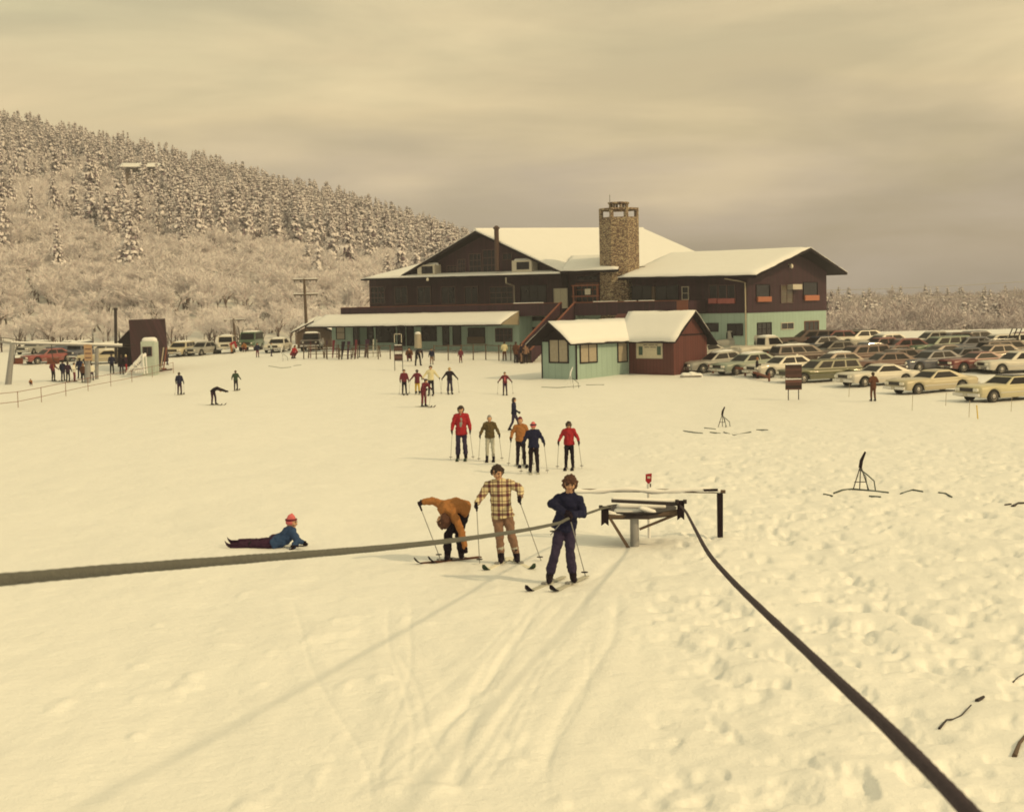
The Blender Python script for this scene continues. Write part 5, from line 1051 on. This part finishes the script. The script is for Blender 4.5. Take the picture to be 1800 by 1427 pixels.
for q in PP:
    kw = dict(q[10]); g = ground_at(q[0], q[1]); hair = FAIR if kw.pop('hfair', 0) else HAIR
    f = {'bent': .68, 'crouch': .6}.get(q[3], 1.0); hm = q[2]*g.y/FP/f*.985; hm = max(.9, min(1.95, hm))
    person(q[0], q[1], hm, q[3], q[4], q[5], q[6], hair, q[8], q[9], hat=q[7], **kw)
def bake():
    bpy.context.view_layer.update(); dg = bpy.context.evaluated_depsgraph_get(); new = [(o, bpy.data.meshes.new_from_object(o.evaluated_get(dg), depsgraph=dg)) for o in REM]
    for o, m in new:
        ms = [s.material for s in o.material_slots]; o.modifiers.clear(); o.data = m
        if not m.materials: [m.materials.append(x) for x in ms]
bake()
# ------------------------------------------------------------------ rope tow and small things
ROPE = mk('tow_rope', (.105, .108, .10), .9, var=.25, scale=25, bump=.5, bscale=90); ROPED = mk('tow_rope_wet', (.05, .032, .045), .9, var=.3, scale=25, bump=.6, bscale=90)
def rope(pts, r, mat, label):
    # three-strand laid rope: lobed section turning along the line
    P = [V3(p) for p in pts]; out = []
    for i in range(len(P)-1):
        p0, p1, p2, p3 = P[max(i-1, 0)], P[i], P[i+1], P[min(i+2, len(P)-1)]; n = max(2, int((p2-p1).length/.022))
        for k in range(n):
            t = k/n; a = -.5*t**3+t*t-.5*t; b = 1.5*t**3-2.5*t*t+1; c = -1.5*t**3+2*t*t+.5*t; d = .5*t**3-.5*t*t; out.append(p0*a+p1*b+p2*c+p3*d)
    out.append(P[-1]); N = 12; vs = []; L_ = 0
    for i, p in enumerate(out):
        d = (out[min(i+1, len(out)-1)]-out[max(i-1, 0)]).normalized(); a = V3((0, 0, 1)); a = (a-d*a.dot(d)).normalized(); c = d.cross(a); L_ += (p-out[i-1]).length if i else 0
        for k in range(N): th = 2*math.pi*k/N; q = r*(1+.035*math.cos(3*th-L_*60)+.03*math.sin(L_*7.3+k)); vs.append(p+(a*math.cos(th)+c*math.sin(th))*q)
    m = MB(); m.add(vs, [(i*N+k, i*N+(k+1) % N, (i+1)*N+(k+1) % N, (i+1)*N+k) for i in range(len(out)-1) for k in range(N)], 0, True)
    tag(m.build('tow_rope', mat), label, 'rope')
def tow():
    o = ground_at(1115, 964); Yw = o.y; t = thing('rope_tow_wheel', 'snow-covered return wheel frame of the rope tow on a steel post', 'rope tow', o)
    Q = lambda px, py, dy=0: (lambda q: V3((q.x-o.x, q.y-o.y, q.z-o.z)))(at(px, py, Yw+dy))
    part('post', MB().tube([Q(1116, 975), Q(1115, 905)], [.085, .08], 12), GREY, t)
    part('top_rail', MB().slab([Q(1075, 878, -.05), Q(1193, 884, -.05), Q(1193, 889, -.05), Q(1075, 883, -.05)], 0, d=(0, .08, 0)), STEEL, t)
    part('cross_beam', MB().tube([Q(1062, 908), Q(1140, 908), Q(1198, 898)], .05, 8), WOOD, t)
    for a, b in ((Q(1124, 930), Q(1194, 902)), (Q(1142, 903), Q(1190, 899))): part('brace', MB().tube([a, b], .025, 6), WOOD, t)
    part('diagonal_leg', MB().slab([Q(1069, 910, -.05), Q(1074, 909, -.05), Q(1110, 966, -.15), Q(1105, 969, -.15)], 0, d=(0, .07, 0)), WOOD, t)
    for px0, px1, r0, r1, dy in ((1057, 1070, 890, 924, -.06), (1191, 1203, 880, 914, -.12)):
        mid = (px0+px1)/2; part('guide_plate', MB().slab([Q(px0, r0, dy), Q(px1, r0, dy), Q(px1, r1, dy), Q(mid, r1-5, dy), Q(px0, r1, dy)], 0, d=(0, .06, 0)), DARK, t)
        for sx in (px0-1, px1+1): part('roller', MB().tube([Q(sx, r0-2, dy), Q(sx, r0+5, dy)], .035, 8), STEEL, t)
    c = Q(1124, 897, .55); wh = part('sheave_wheel', MB().lathe([(.60, -.05), (.70, -.05), (.66, 0), (.70, .05), (.60, .05)], c, n=36), STEEL, t)
    m = MB(); 
    for i in range(3): a = i*math.pi/3; m.tube([c-V3((math.cos(a), math.sin(a), 0))*.62, c+V3((math.cos(a), math.sin(a), 0))*.62], .03, 6)
    part('spokes', m, STEEL, wh); m = MB()
    for a, b, ra, rb in ((Q(1078, 876, .0), Q(1190, 880, .0), .035, .04), (Q(1085, 898, .1), Q(1140, 902, .1), .06, .085), (Q(1090, 890, .5), Q(1165, 890, .5), .07, .06), (Q(1128, 893, -.02), Q(1148, 900, -.02), .06, .06), (Q(1066, 900, .02), Q(1080, 903, .02), .05, .04), (Q(1083, 905, 0), Q(1100, 907, 0), .03, .04), (Q(1110, 966, -.1), Q(1118, 968, -.05), .05, .03)): m.tcap(a, ra, b, rb, .9, n=12)
    part('snow_cover', m, ROOFSNOW, t)
    # tensioning frame behind
    o2 = ground_at(1266, 946); f = thing('tension_frame', 'snow-topped log beam on a dark square post behind the tow wheel', 'frame', o2)
    Q2 = lambda px, py, dy=0: (lambda q: V3((q.x-o2.x, q.y-o2.y, q.z-o2.z)))(at(px, py, o2.y+dy))
    part('post', MB().slab([Q2(1261.5, 868), Q2(1271, 868), Q2(1271, 952), Q2(1262.5, 952)], 0, d=(0, .12, 0)), DARK, f)
    part('post', MB().slab([Q2(1000, 860), Q2(1009, 860), Q2(1009, 948), Q2(1000, 948)], 0, d=(0, .12, 0)), DARK, f)
    part('beam', MB().tube([Q2(996, 862, .05), Q2(1140, 862, .05), Q2(1275, 864, .05)], .035, 8), WOOD, f)
    m = MB(); q = [Q2(p, 862+2*math.sin(p*.05), -.0) for p in range(1002, 1276, 12)]; m.tube(q, [.045+.012*math.sin(i*1.7) for i in range(len(q))], 10); part('snow_cover', m, ROOFSNOW, f)
    part('tension_weight', MB().slab([Q2(1236, 859.5, -.06), Q2(1262, 859, -.06), Q2(1262, 863, -.06), Q2(1238, 863.5, -.06)], 0, d=(0, .04, 0)), DARK, f)
    part('tension_cable', MB().tube([Q2(1262, 947, .06), Q2(1273, 944, .06)], .012, 5), STEEL, f)
    s = thing('marker_sign', 'small red and white marker standing between tow wheel and log beam', 'sign', at(1140, 866, o2.y+.3)); z = lambda r: at(1140, r, o2.y+.3).z-s.location.z
    part('post', MB().tube([(0, 0, -.9), (0, 0, z(850))], .03, 6), ROOFSNOW, s); part('plate', MB().slab([(-.05, 0, z(833)), (.07, 0, z(832)), (.06, 0, z(846)), (0, 0, z(851)), (-.055, 0, z(845))], 0, d=(0, .015, 0)), CL['red'], s)
    part('white_mark', MB().box(-.02, .04, -.006, -.001, z(841), z(837)), TRIM, s); part('bracket', MB().box(.0, .05, -.01, .03, z(856), z(850)), STEEL, s)
    # ropes
    P = [(1075, 890, Yw-.05), (1057, 894, Yw-.3), (1030, 903, Yw-1.6), (1000, 911, TY)]
    L1 = [at(*p) for p in P]+[at(px, r, 1/(1/TY+(1/4.5-1/TY)*(1000-px)/(1000+20))) for px, r in ((985, 918), (960, 924), (930, 930), (880, 938), (800, 949), (700, 960), (600, 969), (400, 985), (200, 1001), (10, 1018), (-150, 1031), (-400, 1050))]
    rope(L1, .022, ROPE, 'grey uphill tow rope running left past the camera from the teenager\'s hands')
    R_ = [(1196, 889), (1206, 900), (1222, 930), (1244, 970), (1281, 1014), (1340, 1072), (1400, 1128), (1470, 1194), (1550, 1269), (1625, 1344), (1700, 1422), (1760, 1486)]; n = len(R_); out = []
    for i, (px, r) in enumerate(R_): u = max(0, (r-889)/(1427-889)); out.append(at(px, r, 1/(1/(Yw-.1)+(1/3.0-1/(Yw-.1))*u**1.12)))
    rope(out, .0205, ROPED, 'dark downhill tow rope running from the wheel to the lower right corner')
TY = ground_at(988, 1030).y-.33
tow()
def fence():
    # terrace fence
    g0 = ground_at(650, 632); t = thing('terrace_fence', 'rail fence of thin dark posts in front of the lodge terrace', 'fence', g0)
    prev = None; rail = MB(); rail2 = MB(); k = 0
    for px in (534, 556, 575, 595, 612, 629, 647, 665, 686, 763, 788, 811, 832, 854, 877, 898, 922):
        g = ground_at(px, 632 if px < 700 else 634.5); q = g-g0; h = 1.25 if px < 700 else 1.35
        part('post', MB().tube([q+V3((0, 0, -.2)), q+V3((.02, 0, h))], .05, 6), WOOD, t)
        p = q+V3((0, 0, h-.1)); p2 = q+V3((0, 0, h*.5))
        if prev and px != 763: (rail if px > 700 else rail2).tube([prev[0], p], .035 if px > 700 else .025, 5); rail2.tube([prev[1], p2], .015, 4)
        prev = (p, p2)
    part('rail', rail, WOOD, t); part('rope', rail2, WOOD, t)
    m = MB()   # log kerb with snow at the terrace edge
    a, b = ground_at(700, 612), ground_at(900, 616); c = thing('terrace_log', 'long snow-topped log edging the terrace', 'log', a); d = b-a
    part('log', MB().tube([(0, 0, .1), d+V3((0, 0, .1))], .18, 8), WOOD, c); part('snow_cover', MB().tube([(0, -.05, .26), d+V3((0, -.05, .26))], .13, 8), ROOFSNOW, c)
    # ski racks with skis
    r = random.Random(4)
    for i, px in enumerate((556, 584, 610, 633, 655)):
        g = ground_at(px, 631+r.uniform(-2, 1)); rk = thing('ski_rack', ['leftmost wooden ski rack by the terrace fence', 'second wooden ski rack from the left by the terrace', 'middle wooden ski rack with poles stuck in snow', 'fourth wooden ski rack from the left, beside the window', 'rightmost wooden ski rack next to the dark doorway'][i], 'ski rack', g, group='ski racks at the terrace')
        part('trestle', MB().tube([(-.7, .2, 0), (-.6, 0, .95)], .035, 5).tube([(.7, .2, 0), (.6, 0, .95)], .035, 5).tube([(-.7, -.3, 0), (-.6, 0, .95)], .035, 5).tube([(.7, -.3, 0), (.6, 0, .95)], .035, 5), WOOD, rk)
        part('rail', MB().tube([(-.75, 0, .8), (.75, 0, .8)], .045, 6).tube([(-.7, -.2, .35), (.7, -.2, .35)], .03, 5), WOOD, rk)
        for j in range(3 if i else 1):
            x = -.45+.42*j+r.uniform(-.08, .08); s = thing('ski', '%s ski leaning in the %s ski rack at the terrace' % (('left', 'centre', 'right')[j], ('leftmost', 'second', 'middle', 'fourth', 'rightmost')[i]), 'ski', g+V3((x, -.25, 0)), group='skis leaning in the racks')
            part('blade', MB().slab([(0, 0, 0), (.09, 0, 0), (.12+r.uniform(-.3, .3), .35, 1.55), (.03, .35, 1.55)], 0, d=(0, .025, 0)), CL[r.choice(('black', 'maroon', 'plum', 'palegrey'))], s)
    # pale bin and dark doormen furniture on terrace
    g = at(735, 606, L.o.y+12); b = thing('waste_bin', 'tall pale bin against the terrace wall right of the doors', 'bin', g)
    part('body', MB().tube([(0, 0, -.3), (0, 0, .95)], [.34, .30], 12), CURT, b); part('snow_cap', MB().tcap((-.06, 0, 1.0), .2, (.06, 0, 1.0), .2, .9), ROOFSNOW, b)
fence()
def board(px, base, panels, posts, label, w_):
    g = ground_at(px, base); t = thing('double_signboard', label, 'sign', g); z = lambda r: at(px, r, g.y).z-g.z; s = g.y/FP
    for a, b in panels:
        p = part('panel', MB().box(-w_*s, w_*s, -.04, .0, z(b), z(a)), boards('sign_boards', (.075, .03, .028), 'z', .16), t); part('snow_cap', MB().tcap((-w_*s+.05, -.02, z(a)+.02), .035, (w_*s-.05, -.02, z(a)+.02), .03), ROOFSNOW, p)
    for x in posts: part('leg', MB().tube([((x-px)*s, .03, -.2), ((x-px)*s, .03, z(panels[0][0]-2))], .03, 5), STEEL, t)
    return t
board(1395, 703, ((641, 664), (667, 685)), (1386, 1404), 'brown double signboard standing in the snow in front of the cars', 14.5)
b = board(701, 652, ((607, 617), (622, 634)), (694, 708), 'small brown double signboard on legs before the terrace', 7); 
g = ground_at(701, 652); part('top_frame', MB().box(-.3, -.25, -.02, .02, 2.2, 2.9).box(.25, .3, -.02, .02, 2.2, 2.9).box(-.3, .3, -.02, .02, 2.85, 2.9), TRIM, b)
def log_rail():
    a, m_, c = ground_at(1246, 657), ground_at(1310, 664), ground_at(1352, 672); t = thing('log_rail', 'low reddish pole rail running from the hut to the parked cars', 'barrier', a)
    pts = [V3((0, 0, .55)), m_-a+V3((0, 0, .5)), c-a+V3((0, 0, .25))]; part('rail', MB().tube(pts, .09, 8), REDW, t)
    for q in (V3((.3, 0, 0)), m_-a, c-a): part('post', MB().tube([q+V3((0, 0, -.2)), q+V3((0, 0, .55))], .07, 6), REDW, t)
    g = ground_at(1215, 664); s = thing('snow_pile', 'small dirty heap of shovelled snow with planks at the brown hut wall', 'snow heap', g); m = MB()
    m.tcap((-.5, 0, .1), .25, (.6, 0, .1), .2); m.tcap((0, 0, .2), .22, (.3, .1, .2), .15); part('heap', m, ROOFSNOW, s); part('plank', MB().box(-.8, .7, -.25, -.2, .05, .12), WOOD, s)
log_rail()
def lane_fence():
    g0 = ground_at(10, 700); t = thing('lane_fence', 'thin orange two-rail fence slanting across the slope at far left', 'fence', g0)
    B = [(-12, 722), (32, 716), (73, 707), (116, 697), (155, 688), (195, 680), (232, 672), (268, 664), (305, 657)]; top = MB(); low = MB(); pv = None
    for px, r in B:
        q = ground_at(px, r)-g0; part('post', MB().tube([q+V3((0, 0, -.2)), q+V3((0, 0, .95))], .02, 5), REDW, t)
        if pv: top.tube([pv+V3((0, 0, .92)), q+V3((0, 0, .92))], .018, 5); low.tube([pv+V3((0, 0, .35)), q+V3((0, 0, .35))], .018, 5)
        pv = q
    part('top_rail', top, REDW, t); part('bottom_rail', low, REDW, t)
    m = ground_at(275, 650); p = thing('red_plank', 'reddish plank lying on snow below the green booth', 'plank', m); part('plank', MB().box(-2, .9, -.1, .1, .02, .14), REDW, p)
    m = ground_at(280, 655); p = thing('dark_plank', 'dark plank lying on snow just below the red plank', 'plank', m); part('plank', MB().slab([(-.8, 0, .02), (1.1, 0, .18), (1.1, 0, .32), (-.8, 0, .12)], 0, d=(0, .2, 0)), STEEL, p)
    for i, (px, r, h) in enumerate(((1492, 698, 1.0), (1603, 722, 1.0), (1703, 735, 1.0), (1662, 713, .9), (1777, 722, .9))):
        g = ground_at(px, r); p = thing('marker_stake', ['thin stake just left of the brown-clad man', 'thin grey stake below the cream two-door', 'thin grey stake below the gap between the two nearest cars', 'thin stake close to the cream two-door rear wheel', 'thin stake at right below the pale yellow car'][i], 'stake', g, group='stakes along the lot edge'); part('stick', MB().tube([(0, 0, -.2), (.04, 0, h*.75)], .014, 5), CURT, p)
    g = ground_at(1718, 738); p = thing('orange_stake', 'short orange stake in the snow near the right edge', 'stake', g); part('stick', MB().tube([(.03, 0, -.1), (-.03, 0, .6)], .025, 5), CL['yellow'], p)
lane_fence()
HOSE = mk('hose', (.035, .06, .055), .7)
def gun(px, base, top, label, hoselab, hose, snowy=False):
    g = ground_at(px, base); s = g.y/FP; h = (base-top)*s; t = thing('snow_gun', label, 'snow gun', g); mm = ROOFSNOW if snowy else STEEL
    for x, y in ((-.28, -.1), (.22, -.15), (.05, .3)): part('leg', MB().tube([(x*h*.9, y*h, -.05), (0, 0, h*.66)], .014, 6), mm, t)
    part('crossbar', MB().tube([(-.17*h, -.04*h, h*.25), (.14*h, -.06*h, h*.25)], .012, 5), mm, t)
    part('nozzle', MB().tube([(-.01, 0, h*.6), (.02*h, 0, h*.78), (.12*h, 0, h)], [.045, .045, .025], 8), ROOFSNOW if snowy else DARK, t)
    part('feed_hose', MB().tube([(0, 0, h*.55), (.1*h, -.1, h*.4), (.13*h, -.15, .1), (.1*h, -.3, .02)], .011, 6), HOSE, t)
    part('feed_hose', MB().tube([(0, 0, h*.55), (.2*h, .1, h*.4), (.36*h, .1, .25*h), (.38*h, .05, .02)], .017, 6), HOSE, t)
    o = thing('hose', hoselab, 'hose', g)
    for seg in hose:
        P = []
        for q in seg: w_ = ground_at(*q); P.append(w_-g+V3((0, 0, .012)))
        part('hose_stretch', MB().tube(P, .022, 6), HOSE, o)
gun(1513, 861, 790, 'tripod snow gun with raised nozzle, nearer of the two on the right slope', 'snow-buried hose around the nearer right snow gun',
    [[(1447, 873), (1455, 871), (1463, 875)], [(1466, 870), (1480, 864), (1500, 860), (1530, 864), (1562, 866)], [(1583, 864), (1605, 862), (1622, 864)], [(1650, 866), (1663, 868), (1673, 872)], [(1528, 874), (1548, 876)]])
gun(1270, 750, 714, 'small tripod snow gun farther away on the right slope', 'snow-buried hose in front of the farther right snow gun',
    [[(1201, 757), (1222, 760), (1235, 761)], [(1238, 753), (1258, 754)], [(1248, 760), (1266, 761)], [(1272, 759), (1290, 763), (1320, 760)], [(1330, 756), (1350, 757)]])
gun(1003, 684, 646, 'snow-caked snow gun in front of the teal hut', 'buried hose before the teal hut', [[(952, 681), (980, 683), (1020, 680)], [(1030, 679), (1062, 677)]], True)
gun(495, 636, 608, 'small snow-dusted snow gun before the left parked vehicles', 'buried hose below the left snow gun', [[(472, 645), (495, 648), (512, 646)], [(516, 645), (530, 643)]], True)
def sticks():
    for i, (P, r, lab) in enumerate([([(1651, 1286), (1664, 1278), (1676, 1271), (1690, 1264), (1707, 1252)], .018, 'dark broken stick poking out of snow at lower right, longest one'), ([(1717, 1243), (1729, 1237)], .03, 'short dark stub just beyond the longest stick at lower right'),
        ([(1783, 1337), (1792, 1318), (1806, 1300)], .03, 'thick brown stick at the right edge near the bottom'), ([(1781, 1202), (1790, 1196), (1806, 1190)], .012, 'thin dark twig at the right edge above the sticks'), ([(1766, 888), (1778, 888)], .03, 'small dark hose end at right edge of the slope'), ([(1780, 889), (1790, 886), (1806, 881)], .045, 'dark hose piece at the right edge of the slope')]):
        Q = [ground_at(*p) for p in P]; g = Q[0]; o = MB().tube([q-g+V3((0, 0, .01+.015*math.sin(k*2))) for k, q in enumerate(Q)], [r*.8*(1-.25*(k % 2))*(1-.12*k) for k in range(len(Q))], 7).build('stick' if i < 4 else 'hose_end', STEEL if i != 2 else WOOD); o.location = g; tag(o, lab, 'stick' if i < 4 else 'hose')
sticks()
# ------------------------------------------------------------------ air
bm_ = MB().box(-420, 420, -8, 640, -32, 110)
hz = bm_.build('haze', bpy.data.materials.new('haze')); hz['kind'] = 'stuff'; hz['label'] = 'pale winter haze in the air'
hm_ = hz.data.materials[0]; hm_.use_nodes = True; ht = hm_.node_tree; ht.nodes.remove(ht.nodes['Principled BSDF']); pv = ht.nodes.new('ShaderNodeVolumePrincipled')
pv.inputs['Color'].default_value = (.86, .87, .94, 1); pv.inputs['Density'].default_value = .00062; pv.inputs['Anisotropy'].default_value = .2
ht.links.new(pv.outputs[0], ht.nodes['Material Output'].inputs['Volume'])
